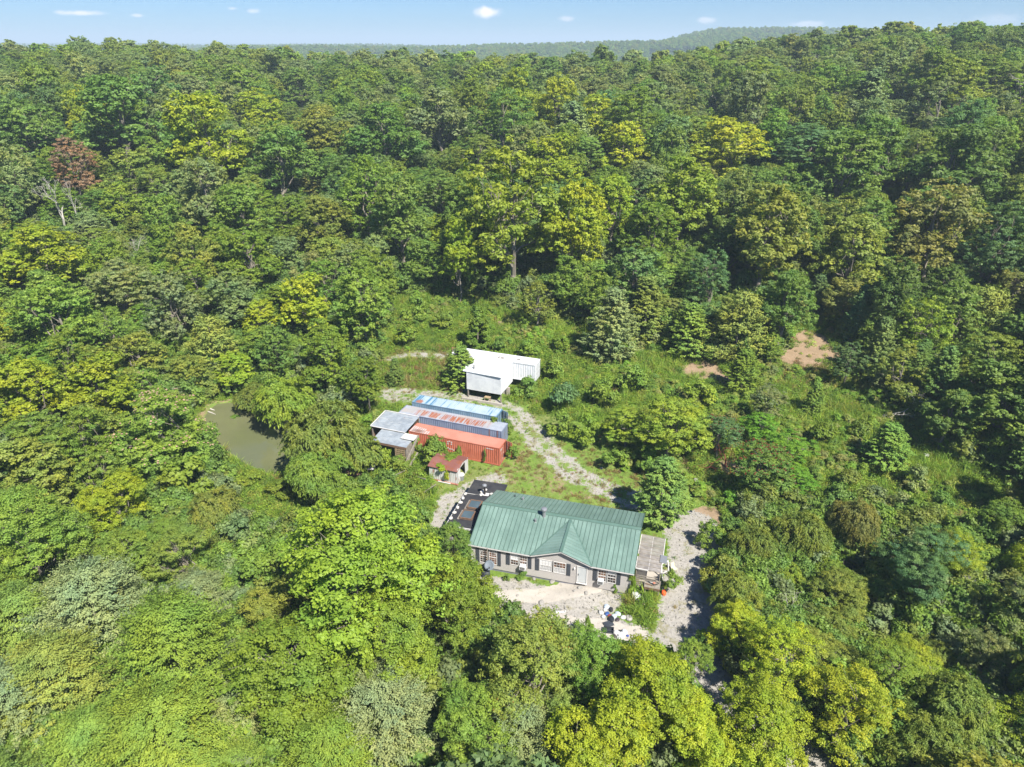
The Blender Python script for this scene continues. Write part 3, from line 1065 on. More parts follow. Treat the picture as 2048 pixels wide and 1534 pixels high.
def container(root, L, mside, mroof, mframe, right='closed', left='wall', W=CW, H=CH):
    e = .1
    corr_wall(e, L - e, .02, .14, H - .08).build('side_wall', mside, root)
    corr_wall(e, L - e, W - .02, .14, H - .08, out=1).build('side_wall', mside, root)
    corr_wall(e, W - e, .02, .14, H - .08, axis='y').build('end_wall', mside, root)
    MB().box(.2, L - .2, .1, W - .1, H - .14, H - .12).build('ceiling', M['brown_wood'], root)
    b_ = MB()
    n_ = int(L / .26); p = L / n_
    for i in range(n_):
        s = i * p
        zz = H - .035
        for (a_, da, c_, dc) in ((0, 0, .35, 0), (.35, 0, .5, .028), (.5, .028, .85, .028), (.85, .028, 1, 0)):
            b_.face([(s + a_ * p, .03, zz + da), (s + c_ * p, .03, zz + dc), (s + c_ * p, W - .03, zz + dc), (s + a_ * p, W - .03, zz + da)])
    b_.build('roof_sheet', mroof, root)
    for (x, y) in ((0, 0), (L - .12, 0), (0, W - .12), (L - .12, W - .12)):
        MB().box(x, x + .12, y, y + .12, 0, H).build('corner_post', mframe, root)
    b_ = MB()
    for y in (0, W - .08):
        b_.box(.121, L - .121, y, y + .08, H - .08, H - .01).box(.121, L - .121, y, y + .08, 0, .14)
    for x in (0, L - .1):
        b_.box(x, x + .1, .121, W - .121, H - .1, H - .012).box(x, x + .1, .121, W - .121, 0, .14)
    b_.build('rail', mframe, root)
    MB().box(.1, L - .13, .08, W - .08, .14, .17).build('floor', M['brown_wood'], root)


def cont_door(root, L, y0, y1, m, ang=0, hinge='near', H=CH, nm='door', marks=False):
    """door leaf hinged at one side of the right end"""
    w = y1 - y0
    b_ = MB().box(0, .05, 0, w, .15, H - .11)
    for k in range(3): b_.box(.05, .075, .12, w - .12, .25 + k * .75, .75 + k * .75)
    o = b_.build('door', m, root)
    r_ = MB()
    for yy in (.28, w - .25): r_.tube([(.1, yy, .12), (.1, yy, H - .1)], .022, 6)
    r_.build('lock_rod', M['galvanised'], o)
    o.location = (L - .04, y0, 0)
    o.rotation_euler = (0, 0, ang)
    return o


zR, zM, zF = 1.0, 1.2, 1.5
fr_ = frame((999, 897), 3.6, -20.5, (12.95, 0))
red = empty('shipping_container', (fr_[0], fr_[1], zR), CA, 'rust red shipping container nearest the house, its right end half open', 'container', 'row of three shipping containers')
container(red, 12.95, M['red_paint'], M['red_roof'], M['red_paint'])
dl = cont_door(red, 12.95, .12, 1.3, M['red_paint'])
dr_ = cont_door(red, 12.95, 1.32, 2.34, M['red_paint'], R(-108))
dr_.location = (12.93, 2.36, 0)
# white paint left of old lettering, flat on the door and side
b_ = MB()
r_ = random.Random(3)
for k in range(9):
    y = r_.uniform(.15, 1.0); z = r_.uniform(.5, 2.3)
    b_.face([(.079, y, z), (.079, y + r_.uniform(.06, .2), z), (.079, y + r_.uniform(.06, .2), z + r_.uniform(.05, .14)), (.079, y, z + .08)])
b_.face([(.079, .15, 2.0), (.079, .55, 2.02), (.079, .56, 2.32), (.079, .16, 2.3)])
b_.build('paint_mark', M['white_trim'], dl)
b_ = MB()
for x, z, w, h in [(11.15, 2.2, .12, .1), (11.31, 2.22, .1, .09), (11.46, 2.2, .12, .1), (11.64, 2.2, .1, .1), (11.8, 2.19, .12, .1), (12.0, 2.2, .1, .09)]:
    b_.box(x, x + w, -.006, .018, z, z + h)
for i, (x, z) in enumerate([(5.7, 2.1), (5.95, 2.22), (6.22, 2.14), (5.72, 1.82), (6.2, 1.84), (5.7, 1.2), (5.95, 1.08), (6.25, 1.1), (6.5, 1.0)]):
    b_.lathe([(.01, 0), (.09, .002), (.09, .01), (.01, .012)], 8, (0, 0, 0))
    n8 = 32
    for k in range(len(b_.v) - n8, len(b_.v)):
        vx, vy, vz = b_.v[k]
        b_.v[k] = (x + vx * 1.2, -.006 - vz, z + vy * 1.1)
b_.build('side_marking', M['white_trim'], red)

# white corrugated sheet strip lying over the left part of the red roof
b_ = MB()
for k in range(7):
    b_.box(.1 + k * .3, .25 + k * .3, .06, 1.55 - .05 * k, CH + .003, CH + .03)
for k in range(8):
    b_.box(.35 + k * .32, .5 + k * .32, .02, .78, CH + .003, CH + .03)
b_.build('white_rib_paint', M['old_white'], red)

fm = frame((1003, 863), zM + CH, -20.5, (15.4, 0))
mid = empty('shipping_container', (fm[0], fm[1], zM), CA, 'long pale lavender container with a rust-streaked roof, middle of the row', 'container', 'row of three shipping containers')
container(mid, 15.4, M['lavender_paint'], M['lavender_roof'], M['lavender_paint'])
cont_door(mid, 15.4, .12, 1.21, M['lavender_paint'])
cont_door(mid, 15.4, 1.23, 2.32, M['lavender_paint'])
b_ = MB()
for x in (13.6, 14.75):
    b_.box(x, x + .12, -.012, .01, 1.5, 2.6)
b_.build('rust_run', M['rust_roof'], mid)

ff = frame((993, 833.6), zF + CH, -20.5, (12.95, 0))
far_c = empty('shipping_container', (ff[0], ff[1], zF), CA, 'pale blue container with streaked roof and open right end, farthest of the row', 'container', 'row of three shipping containers')
container(far_c, 12.95, M['blue_paint'], M['blue_roof'], M['blue_paint'])
o = cont_door(far_c, 12.95, 1.3, 2.34, M['blue_paint'], R(-112)); o.location = (12.93, 2.34, 0)
o = cont_door(far_c, 12.95, .1, 1.1, M['blue_paint'], R(-150)); o.location = (12.99, .06, 0)

# tin roofed lean-to at the left of the containers
ft = frame((837, 835), 3.9, -20.5)
ts = empty('lean_to_shed', (ft[0], ft[1], 0), CA, 'open shed with a patched grey tin roof in two tiers beside the containers', 'shed')


def tin_sheet(name, x0, x1, y0, y1, z0, z1, par):
    """corrugated sheet, ribs running along y, sloping from z0 (y0) to z1 (y1)"""
    b_ = MB()
    n_ = max(2, int((x1 - x0) / .13)); p = (x1 - x0) / n_
    for i in range(n_):
        for (a_, da, c_, dc) in ((0, 0, .5, .022), (.5, .022, 1, 0)):
            xa, xb = x0 + (i + a_) * p, x0 + (i + c_) * p
            b_.face([(xa, y0, z0 + da), (xb, y0, z0 + dc), (xb, y1, z1 + dc), (xa, y1, z1 + da)])
    return b_.build(name, M['tin_roof'], par)


for k in range(6):
    x0 = -5.15 + k * .86
    for (ya, yb) in ((-3.85, -1.9), (-1.95, .1)):
        za, zb_ = 3.6 + (ya + 3.85) * .075, 3.6 + (yb + 3.85) * .075
        tin_sheet('roof_sheet', x0, x0 + .88, ya, yb, za + .004 * (k % 2) + (.006 if ya < -3 else 0), zb_ + .004 * (k % 2) + (.006 if ya < -3 else 0), ts)
for k in range(6):
    x0 = -3.5 + k * .85
    tin_sheet('roof_sheet', x0, x0 + .87, -6.7, -3.95, 3.18 + .005 * (k % 2), 3.48 + .005 * (k % 2), ts)
b_ = MB().bar((-5.2, .15, 3.98), (-5.2, -3.9, 3.68), .12, .05).bar((-5.2, -3.92, 3.63), (.0, -3.92, 3.63), .12, .05).bar((-5.1, .18, 3.96), (0, .18, 3.96), .12, .05)
b_.build('edge_flashing', M['white_trim'], ts)
b_ = MB()
for x in (-3.4, -.1, 1.4):
    b_.box(x, x + .12, -6.6, -6.48, -.4, 3.12)
for x in (-5.1, .0):
    b_.box(x, x + .12, -.1, .02, .2, 3.8).box(x, x + .12, -3.8, -3.68, .2, 3.5)
b_.build('post', M['weathered_wood'], ts)
b_ = MB().box(-3.5, 1.6, -6.72, -6.62, 2.86, 3.12)
b_.build('front_beam', M['brown_wood'], ts)
b_ = MB().box(-5.12, 0, .03, .08, .2, 3.8).box(-5.16, -5.1, -3.8, .02, .2, 3.6)
b_.build('plank_wall', M['brown_wood'], ts)
# lattice: crossing laths in front right corner
la = MB()
for k in range(7): la.box(.02 + k * .22, .09 + k * .22, -6.78, -6.75, .3, 2.86)
for k in range(9): la.box(.0, 1.45, -6.81, -6.785, .4 + k * .28, .5 + k * .28)
la.build('lattice', M['lattice_wood'], ts)
b_ = MB()
for k in range(8):
    y0 = -6.6 + k * .34
    b_.box(1.52, 1.56, y0, y0 + .31, .2, 3.1 + .035 * k)
b_.build('side_boards', M['weathered_wood'], ts)
MB().bar((1.66, -7.4, .9), (2.1, -4.1, 3.72), .14, .3).build('sloping_plank', M['weathered_wood'], ts)
# pale ribbed sheet bridging to the red container
tin_sheet('white_sheet', .02, 2.0, -5.3, -3.96, 3.52, 3.58, ts).data.materials[0] = M['old_white']

# white sheet leaning by the shed
p0 = at(846, 893, 1.6)
ws = MB().hexa([(-1.1, -1.0, 0), (1.1, -1.0, .1), (1.1, 1.2, .9), (-1.1, 1.2, .8), (-1.1, -1.0, .06), (1.1, -1.0, .16), (1.1, 1.2, .96), (-1.1, 1.2, .86)]).build('roofing_sheet', M['old_white'])
ws.location = (p0[0], p0[1], .9); ws.rotation_euler = (0, 0, CA)
tag(ws, 'white sheet slanting beside the red container, edge rusted, half under bushes', 'sheet')

# small white metal shed
fs = frame((915, 939), 2.75, -20.5, (4.0, 0))
sh = empty('garden_shed', (fs[0], fs[1], .6), CA, 'small white metal shed with rusty red roof overgrown by vines', 'shed')
corr_wall(0.06, 2.6, .05, 0, 1.8, .25, .02).build('wall', M['old_white'], sh)
corr_wall(2.95, 3.94, .05, 0, 1.8, .25, .02).build('wall', M['old_white'], sh)
MB().box(2.6, 2.95, .12, .14, 0, 1.78).build('door', M['old_white'], sh)
b_ = MB().box(.06, .1, .07, 3.3, 0, 1.85).box(.1, 3.9, 3.26, 3.3, 0, 1.85).box(3.88, 3.94, .07, .9, 0, 2.0).box(3.88, 3.94, 2.4, 3.3, 0, 1.95).box(3.88, 3.94, .9, 2.4, 1.85, 2.1)
b_.build('side_wall', M['old_white'], sh)
b_ = MB()
for x0 in np.arange(-.08, 4.0, .41):
    b_.hexa([(x0, -.12, 1.8), (x0 + .4, -.12, 1.8), (x0 + .4, 1.7, 2.28), (x0, 1.7, 2.28), (x0, -.12, 1.84), (x0 + .4, -.12, 1.84), (x0 + .4, 1.7, 2.32), (x0, 1.7, 2.32)])
    b_.hexa([(x0, 1.7, 2.28), (x0 + .4, 1.7, 2.28), (x0 + .4, 3.5, 1.84), (x0, 3.5, 1.84), (x0, 1.7, 2.32), (x0 + .4, 1.7, 2.32), (x0 + .4, 3.5, 1.88), (x0, 3.5, 1.88)])
b_.build('roof', M['rust_roof'], sh)
MB().box(-.05, 4.0, -.1, .02, -.12, .0).build('base_rail', M['door_rust'], sh)

# white container house
fw = frame((1070, 731.6), 7.0, -20.5, (13.5, 0))
zW = 4.3
wc = empty('container_house', (fw[0], fw[1], zW), CA, 'white painted container house with a flat white roof and an overhanging front room on posts', 'container house')
container(wc, 13.5, M['white_paint'], M['white_paint'], M['white_paint'], H=2.7)
cont_door(wc, 13.5, .12, 1.21, M['white_paint'], H=2.7)
cont_door(wc, 13.5, 1.23, 2.32, M['white_paint'], H=2.7)
corr_wall(.1, CW - .1, .02, .1, 2.6, axis='y').build('end_wall', M['white_paint'], wc)
# roof over both
q = MB().hexa([(4.0, -4.9, 2.42), (10.15, -5.15, 2.42), (9.95, -.6, 2.74), (3.55, -.4, 2.74), (4.0, -4.9, 2.5), (10.15, -5.15, 2.5), (9.95, -.6, 2.82), (3.55, -.4, 2.82)])
q.build('roof', M['white_paint'], wc)
q = MB().box(-.03, 13.53, -.02, CW + .02, 2.735, 2.78)
q.hexa([(3.5, -.42, 2.745), (9.95, -.6, 2.745), (9.95, .0, 2.745), (3.5, .0, 2.745), (3.5, -.42, 2.83), (9.95, -.6, 2.83), (9.95, .0, 2.79), (3.5, .0, 2.79)])
q.build('roof', M['white_paint'], wc)
# front room
q = MB()
for k in range(8):
    x0 = 4.55 + k * .68
    q.box(x0, x0 + .675, -4.85 - .04 * (k / 8), -4.8, -.42, 2.4)
q.build('front_wall', M['white_paint'], wc)
q = MB()
for k in range(12):
    y0 = -4.8 + k * .4
    q.box(9.94, 9.99, y0, y0 + .385, -.4, 2.5 + .02 * k)
q.build('side_wall', M['white_paint'], wc)
MB().box(4.58, 4.62, -4.78, 0, -.4, 2.4).build('left_wall', M['white_paint'], wc)
MB().box(4.6, 9.93, -4.78, -.02, -.45, -.38).build('floor', M['brown_wood'], wc)
q = MB()
for x in (4.62, 9.8):
    for y in (-4.76, -2.4): q.box(x, x + .16, y, y + .16, -2.6, -.46)
q.build('post', M['weathered_wood'], wc)
MB().box(4.4, 10.3, -2.2, -2.0, -2.6, -.46).build('foundation_wall', M['concrete'], wc)
MB().box(4.0, 10.4, -5.6, -5.35, -2.4, -1.55).build('kerb_wall', M['concrete'], wc)
# flue and roof openings
MB().tube([(5.35, -3.85, 2.5), (5.35, -3.85, 3.2)], .09, 8).build('flue', M['dark_metal'], wc)
q = MB()
q.box(7.3, 7.55, .6, 1.2, 2.783, 2.80).box(7.75, 8.3, .55, 1.1, 2.783, 2.80)
q.build('roof_patch', M['weathered_wood'], wc)
MB().box(10.2, 10.75, 1.0, 1.35, 2.783, 2.83).build('roof_hatch', M['weathered_wood'], wc)
# open doors at the left end, swung back
q = MB().box(-1.15, 0, 2.4, 2.45, -.2, 2.6)
dd = q.build('open_door', M['door_rust'], wc)
dd.location = (0, 0, 0)
q = MB()
for x in (-.95, -.65, -.35): q.tube([(x, 2.37, -.15), (x, 2.37, 2.55)], .03, 6)
for z_ in (.4, 1.2, 2.0): q.box(-1.1, -.05, 2.36, 2.39, z_, z_ + .08)
q.build('lock_rod', M['white_trim'], dd)
# the dark blue shelf and the things under the floor
def wl(p): return (wc.location.x + p[0] * cos(CA) - p[1] * sin(CA), wc.location.y + p[0] * sin(CA) + p[1] * cos(CA), wc.location.z + p[2])
l = wl((7.9, -5.0, 0))
tb = empty('work_table', (l[0], l[1], 2.35), CA, 'small pale wooden stand below the overhanging white room', 'stand')
MB().box(-.45, .45, -.3, .3, .82, .88).build('top', M['lattice_wood'], tb)
for x, y in ((-.4, -.25), (.34, -.25), (-.4, .2), (.34, .2)):
    MB().box(x, x + .07, y, y + .07, 0, .82).build('leg', M['lattice_wood'], tb)
l = wl((3.6, -3.2, 0))
bb = MB().hexa([(-.5, -.4, -.3), (.5, -.5, -.3), (.6, .5, -.3), (-.4, .5, -.3), (-.5, -.4, .9), (.4, -.4, 1.1), (.5, .4, 1.0), (-.4, .4, .9)]).build('tarpaulin_heap', worn('blue_tarp', (.03, .09, .14), None, .6), None)
bb.location = (l[0], l[1], 2.9); bb.rotation_euler = (0, 0, .4)
tag(bb, 'dark blue tarpaulin bundle at the left foot of the white container house', 'tarpaulin')

# ------------------------------------------------ small things round the house
def hl(a, b, z=0.0):
    p = loc2w(house, (a, b, z)); return p
def gz(x, y): return float(ground_h(np.array([x]), np.array([y]))[0])


# carport
cp = empty('carport', (house.location.x, house.location.y, 0), HA, 'low carport with a greyed translucent panel roof at the right gable', 'carport')
for k in range(9):
    y0 = 1.5 + k * .62
    MB().hexa([(17.2, y0, 2.52), (19.6, y0, 2.4), (19.6, y0 + .6, 2.4), (17.2, y0 + .6, 2.52), (17.2, y0, 2.53), (19.6, y0, 2.41), (19.6, y0 + .6, 2.41), (17.2, y0 + .6, 2.53)]).build('roof_panel', M['polycarbonate'], cp)
q = MB()
for k in range(10):
    y0 = 1.49 + k * .62
    q.bar((17.15, y0, 2.55), (19.65, y0, 2.43), .05 if k not in (0, 3, 6) else .08, .04)
q.build('batten', M['weathered_wood'], cp)
q = MB().bar((18.4, 1.45, 2.44), (18.4, 7.1, 2.44), .05, .06).bar((19.66, 1.45, 2.4), (19.66, 7.1, 2.4), .06, .1).bar((17.15, 1.45, 2.5), (17.15, 7.1, 2.5), .06, .1).bar((17.15, 1.42, 2.54), (18.4, 1.42, 2.5), .07, .1)
q.build('beam', M['white_trim'], cp)
for x, y in ((17.2, 1.55), (19.55, 1.55), (19.55, 4.3), (17.2, 7.0), (19.55, 7.0)):
    MB().box(x, x + .09, y, y + .09, -.3, 2.38).build('post', M['weathered_wood'], cp)
q = MB()
for k in range(7):
    q.box(17.3, 19.5, 1.56 + .02 * k, 1.6 + .02 * k, .1 + k * .22, .2 + k * .22)
q.build('front_slats', M['weathered_wood'], cp)
MB().box(17.2, 19.6, 1.6, 7.0, -.1, .06).build('slab', M['concrete'], cp)

# work bench in front of it
x, y, _ = hl(18.95, 1.45)
wb = empty('work_bench', (x, y, -.1), HA, 'grey wooden workbench with scrap on top in front of the carport', 'workbench')
MB().box(-.78, .78, -.6, .6, .92, 1.0).build('top', M['weathered_wood'], wb)
MB().box(-.78, .78, -.64, -.6, .72, .97).build('apron', M['brown_wood'], wb)
for a_, b_ in ((-.74, -.56), (.62, -.56), (-.74, .44), (.62, .44)):
    MB().box(a_, a_ + .12, b_, b_ + .12, 0, .92).build('leg', M['weathered_wood'], wb)
for i, (a_, b_, l_, w_, r__, m_) in enumerate([(-.1, .3, .9, .22, .1, 'white_trim'), (-.2, .05, .8, .14, -.5, 'black_plastic'), (.3, -.1, .5, .12, .5, 'dark_metal'), (-.3, -.25, .7, .1, -.2, 'brown_wood'), (.15, .1, .3, .2, .9, 'door_rust')]):
    q = MB().hexa([(-l_ / 2, -w_ / 2, 0), (l_ / 2, -w_ / 2, 0), (l_ / 2, w_ / 3, 0), (-l_ / 2, w_ / 2, 0), (-l_ / 2, -w_ / 2, .07), (l_ / 2, -w_ / 3, .03), (l_ / 2, w_ / 3, .05), (-l_ / 2, w_ / 2, .06)])
    o = q.build('scrap_piece', M[m_])
    px_, py_, _ = hl(18.95 + a_, 1.45 + b_)
    o.location = (px_, py_, .905 + .012 * i); o.rotation_euler = (0, 0, HA + r__)
    tag(o, ['white board lying at the back of the workbench top', 'black tray slanting across the workbench top', 'dark metal offcut on the right of the workbench', 'thin brown stick at the front of the workbench top', 'rusty plate in the middle of the workbench top'][i], 'scrap')
# white frame and panel
x, y, _ = hl(20.15, 3.9)
wf = MB()
for q_ in ((-.5, -.38, 0, 1.9), (.38, .5, 0, 1.9), (-.38, .38, 1.76, 1.9), (-.38, .38, .7, .76)):
    wf.box(q_[0], q_[1], -.04, .04, q_[2], q_[3])
o = wf.build('door_frame', M['white_trim']); o.location = (x, y, gz(x, y) - .05); o.rotation_euler = (R(-12), 0, R(30))
tag(o, 'empty white door frame standing in weeds right of the carport', 'door frame')
x, y, _ = hl(19.75, 3.6)
o = MB().box(-.35, .35, -.6, .6, 0, .04).build('panel', M['galvanised']); o.location = (x, y, 2.46); o.rotation_euler = (R(0), R(4), HA)
tag(o, 'pale grey panel resting on the right edge of the carport roof', 'panel')
x, y, _ = hl(20.9, 5.1)
ch = empty('plastic_chair', (x, y, gz(x, y)), .5, 'cream plastic garden chair at the edge of the gravel drive', 'chair')
mcream = worn('cream_plastic', (.62, .58, .40), None, .5)
MB().box(-.25, .25, -.25, .25, .4, .45).build('seat', mcream, ch)
MB().hexa([(-.25, .22, .45), (.25, .22, .45), (.25, .27, .45), (-.25, .27, .45), (-.22, .34, .95), (.22, .34, .95), (.22, .38, .95), (-.22, .38, .95)]).build('backrest', mcream, ch)
for a_, b_ in ((-.24, -.24), (.19, -.24), (-.24, .19), (.19, .19)):
    MB().box(a_, a_ + .05, b_, b_ + .05, 0, .4).build('leg', mcream, ch)
x, y, _ = hl(17.6, .2)
o = inst('sack', bag('sack', .5, .75, .3, M['white_paint'], 11), None, (x, y, gz(x, y) + .15), (0, 0, .4))
tag(o, 'white sack on the ground between the house corner and the workbench', 'sack')
x, y, _ = hl(20.15, 1.5)
o = inst('cloth_heap', bag('cloth_heap', .32, .27, .25, worn('orange_cloth', (.75, .12, .03), (.5, .06, .02), .8), 5), None, (x, y, gz(x, y) + .15), (0, 0, 1))
tag(o, 'bright orange heap beside the right leg of the workbench', 'cloth')

# satellite dish on its post
x, y = -2.35, 58.35
dsh = empty('satellite_dish', (x, y, -.35), 0, 'round grey satellite dish on a post in front of the second window pair', 'satellite dish')
MB().tube([(0, 0, 0), (0, 0, 1.35)], .05, 8).build('post', M['dark_metal'], dsh)
prof = [(.02, .0), (.22, .03), (.4, .08), (.53, .16), (.54, .17), (.4, .1), (.22, .05), (.02, .02)]
o = MB().lathe(prof, 20).build('dish', M['dish_grey'], dsh, smooth=True)
o.location = (0, -.1, 1.5); o.rotation_euler = (R(38), R(-8), 0)
q = MB().tube([(0, -.05, 1.15), (0, -.75, 1.75)], .025, 6).box(-.06, .06, -.85, -.72, 1.72, 1.86)
q.build('feed_arm', M['dark_metal'], dsh)
# kettle grill / bin in front of the window
o = inst('black_bag', bag('black_bag', .5, .42, .5, M['black_plastic'], 9), None, (-2.7, 58.2, .1), (0, 0, 0))
tag(o, 'black rubbish bag slumped at the foot of the satellite dish', 'rubbish bag')
x, y, z_ = at(957, 1162)
q = empty('crate', (x, y, z_), .6, 'small white crate lying open near the left end of the house', 'crate')
b_ = MB().box(-.25, .25, -.18, .18, 0, .03).box(-.25, -.22, -.18, .18, .03, .32).box(.22, .25, -.18, .18, .03, .32).box(-.22, .22, -.18, -.15, .03, .32).box(-.22, .22, .15, .18, .03, .32)
b_.build('shell', M['white_trim'], q)
MB().box(-.22, .22, -.15, .15, .031, .1).build('rusty_bottom', M['door_rust'], q)
x, y, z_ = at(1121, 1226)
q = MB().box(-.5, .5, -.12, .12, .0, .1).box(-.5, -.42, -.12, .12, .1, .25).box(.42, .5, -.12, .12, .1, .2).build('white_bracket', M['white_trim'])
q.location = (x, y, z_); tag(q, 'white metal bracket lying on the grey rubble below the ramp', 'bracket')
# bucket by the shed
x, y, z_ = at(923, 960)
bk = empty('bin', (x, y, z_), 0, 'grey bin with a white lid at the corner of the small white shed', 'bin')
MB().lathe([(.3, 0), (.36, .7), (.3, .72)], 14).build('body', M['galvanised'], bk)
MB().lathe([(.38, .72), (.42, .78), (.36, .9), (.1, .95)], 14).build('lid', M['white_trim'], bk)
# boards lying before the shed
x, y, z_ = at(892, 962)
q = MB().hexa([(-.9, -.5, 0), (.8, -.6, 0), (1.0, .4, .08), (-.8, .5, .04), (-.9, -.5, .05), (.8, -.6, .05), (1.0, .4, .13), (-.8, .5, .09)]).build('sheet_of_board', M['old_white'])
q.location = (x, y, z_ + .02); q.rotation_euler = (0, 0, -.3); tag(q, 'dirty white board lying flat in front of the small white shed', 'board')
x, y, z_ = at(735, 946)
q = MB()
q.hexa([(-1.6, -.8, .0), (1.0, -.9, .1), (1.3, .9, .5), (-1.4, 1.0, .4), (-1.6, -.8, .1), (1.0, -.9, .2), (1.3, .9, .6), (-1.4, 1.0, .5)])
q = q.build('sheet_metal_panel', M['old_white']); q.location = (x, y, z_ + .9); q.rotation_euler = (0, 0, .1)
tag(q, 'rust-stained white metal panel among bushes left of the house', 'panel')
x, y, z_ = at(708, 955)
q = MB().hexa([(-1.1, -.8, .0), (1.0, -.9, .1), (1.0, .9, .5), (-1.2, .7, .4), (-1.1, -.8, .05), (1.0, -.9, .15), (1.0, .9, .55), (-1.2, .7, .45)]).build('plywood_sheet', M['brown_wood'])
q.location = (x, y, z_ + .7); q.rotation_euler = (0, 0, .3); tag(q, 'brown sheet of wood beside the white panel among bushes', 'plywood')
for i, (a, b2, lab) in enumerate([((815, 945), (836, 915), 'grey weathered plank leaning from the bushes towards the red container'), ((786, 958), (812, 950), 'pale pole lying in weeds left of the small white shed'),
                                  ((793, 980), (803, 992), 'short grey pole among the pink-flowered bushes'), ((848, 990), (872, 979), 'pale rail lying in grass between the white shed and the annex'), ((830, 958), (852, 968), 'grey rail lying below the small white shed')]):
    p1, p2 = at(*a), at(*b2)
    q = MB().bar((p1[0], p1[1], p1[2] + .4), (p2[0], p2[1], p2[2] + .7), .16 if i == 0 else .09, .2 if i == 0 else .08).build('plank' if i == 0 else 'rail', M['weathered_wood'])
    tag(q, lab, 'plank' if i == 0 else 'rail')
# rubbish heap: every piece by itself
JK = [((1202, 1228), .28, .22, .2, (.75, .75, .74), 'white rubbish bag at the left end of the litter heap'), ((1213, 1217), .3, .3, .2, (.55, .66, .78), 'pale blue bag at the top of the litter heap'),
      ((1222, 1222), .3, .22, .22, (.04, .04, .05), 'black bag in the middle of the litter heap'), ((1214, 1230), .22, .3, .18, (.05, .12, .35), 'blue bag in the middle of the litter heap'),
      ((1219, 1234), .25, .2, .15, (.35, .06, .05), 'red bag low in the litter heap'), ((1228, 1235), .4, .28, .18, (.60, .68, .74), 'pale grey-blue sack right of the middle of the litter heap'),
      ((1222, 1241), .42, .3, .25, (.03, .035, .045), 'big black bag at the front of the litter heap'), ((1236, 1229), .32, .28, .18, (.62, .72, .76), 'light bag at the right of the litter heap'),
      ((1247, 1236), .3, .25, .15, (.74, .74, .72), 'white bag at the right end of the litter heap'), ((1207, 1235), .25, .2, .15, (.66, .66, .66), 'grey-white bag at the left front of the litter heap'),
      ((1258, 1238), .42, .35, .2, (.46, .44, .40), 'stone-grey sack right of the litter heap in weeds'), ((1210, 1222), .2, .2, .14, (.8, .8, .8), 'small white bag between the two blue ones'),
      ((1287, 1211), .28, .22, .14, (.72, .50, .50), 'pinkish bag in weeds right of the litter heap'), ((1235, 1241), .3, .2, .12, (.08, .06, .07), 'dark flat bag under the pale sacks of the litter heap')]
for i, (p, sx, sy, sz, c, lab) in enumerate(JK):
    x, y, z_ = at(*p)
    z_ = gz(x, y)
    o = inst('rubbish_bag', bag('rubbish_bag', sx, sy, sz, worn('bag_plastic', tuple(k * .72 for k in c), tuple(k * .55 for k in c), .45, .4, 0, 5), 20 + i), None, (x, y, z_ + sz * .55), (0, 0, i * .8))
    tag(o, lab, 'rubbish bag', 'litter heap beside the drive')
x, y, z_ = at(1217, 1249); z_ = gz(x, y)
q = MB().hexa([(-.5, -.33, .0), (.5, -.33, .0), (.5, .33, .02), (-.5, .33, .02), (-.46, -.3, .08), (.46, -.3, .08), (.46, .3, .1), (-.46, .3, .1)]).box(-.38, .38, -.22, .22, .09, .12).build('tote_lid', M['black_plastic'])
q.location = (x, y, z_ + .02); q.rotation_euler = (R(8), 0, R(20)); tag(q, 'dark grey rectangular storage box lid below the litter heap', 'lid')
x, y, z_ = at(1217, 1264); z_ = gz(x, y)
q = empty('wire_crate', (x, y, z_), R(-8), 'black open crate standing on the concrete slab', 'crate')
b_ = MB().box(-.48, .48, -.26, .26, 0, .03).box(-.48, -.44, -.26, .26, .03, .4).box(.44, .48, -.26, .26, .03, .4).box(-.44, .44, .22, .26, .03, .4)
b_.box(-.44, .44, -.26, -.22, .34, .4).box(-.44, .44, -.26, -.22, .03, .09)
b_.build('shell', M['black_plastic'], q)
b_ = MB()
for k in range(6): b_.box(-.36 + k * .14, -.34 + k * .14, -.25, -.23, .09, .34)
b_.build('slats', M['black_plastic'], q)
for i, (p, sx, sy, sz, c, lab) in enumerate([((1233, 1268), .35, .3, .2, (.78, .78, .77), 'white bag at the left of the pile on the concrete slab'), ((1243, 1272), .45, .35, .22, (.8, .8, .79), 'largest white bag of the pile on the concrete slab'),
                                            ((1249, 1266), .3, .25, .2, (.7, .72, .76), 'bluish white bag at the right of the slab pile'), ((1255, 1273), .15, .12, .1, (.05, .1, .45), 'small deep blue bag right of the slab pile'),
                                            ((1237, 1276), .28, .2, .12, (.75, .75, .73), 'white bag at the front of the slab pile'), ((1241, 1265), .3, .18, .14, (.06, .06, .06), 'black bag tucked behind the white slab pile'), ((1229, 1273), .16, .25, .1, (.1, .09, .08), 'dark rag at the left edge of the slab pile')]):
    x, y, z_ = at(*p); z_ = gz(x, y)
    o = inst('rubbish_bag', bag('rubbish_bag', sx, sy, sz, worn('bag_plastic', tuple(k * .72 for k in c), tuple(k * .55 for k in c), .45, .4, 0, 5), 60 + i), None, (x, y, z_ + sz * .5), (0, 0, i * 1.1))
    tag(o, lab, 'rubbish bag', 'white bags on the concrete slab')
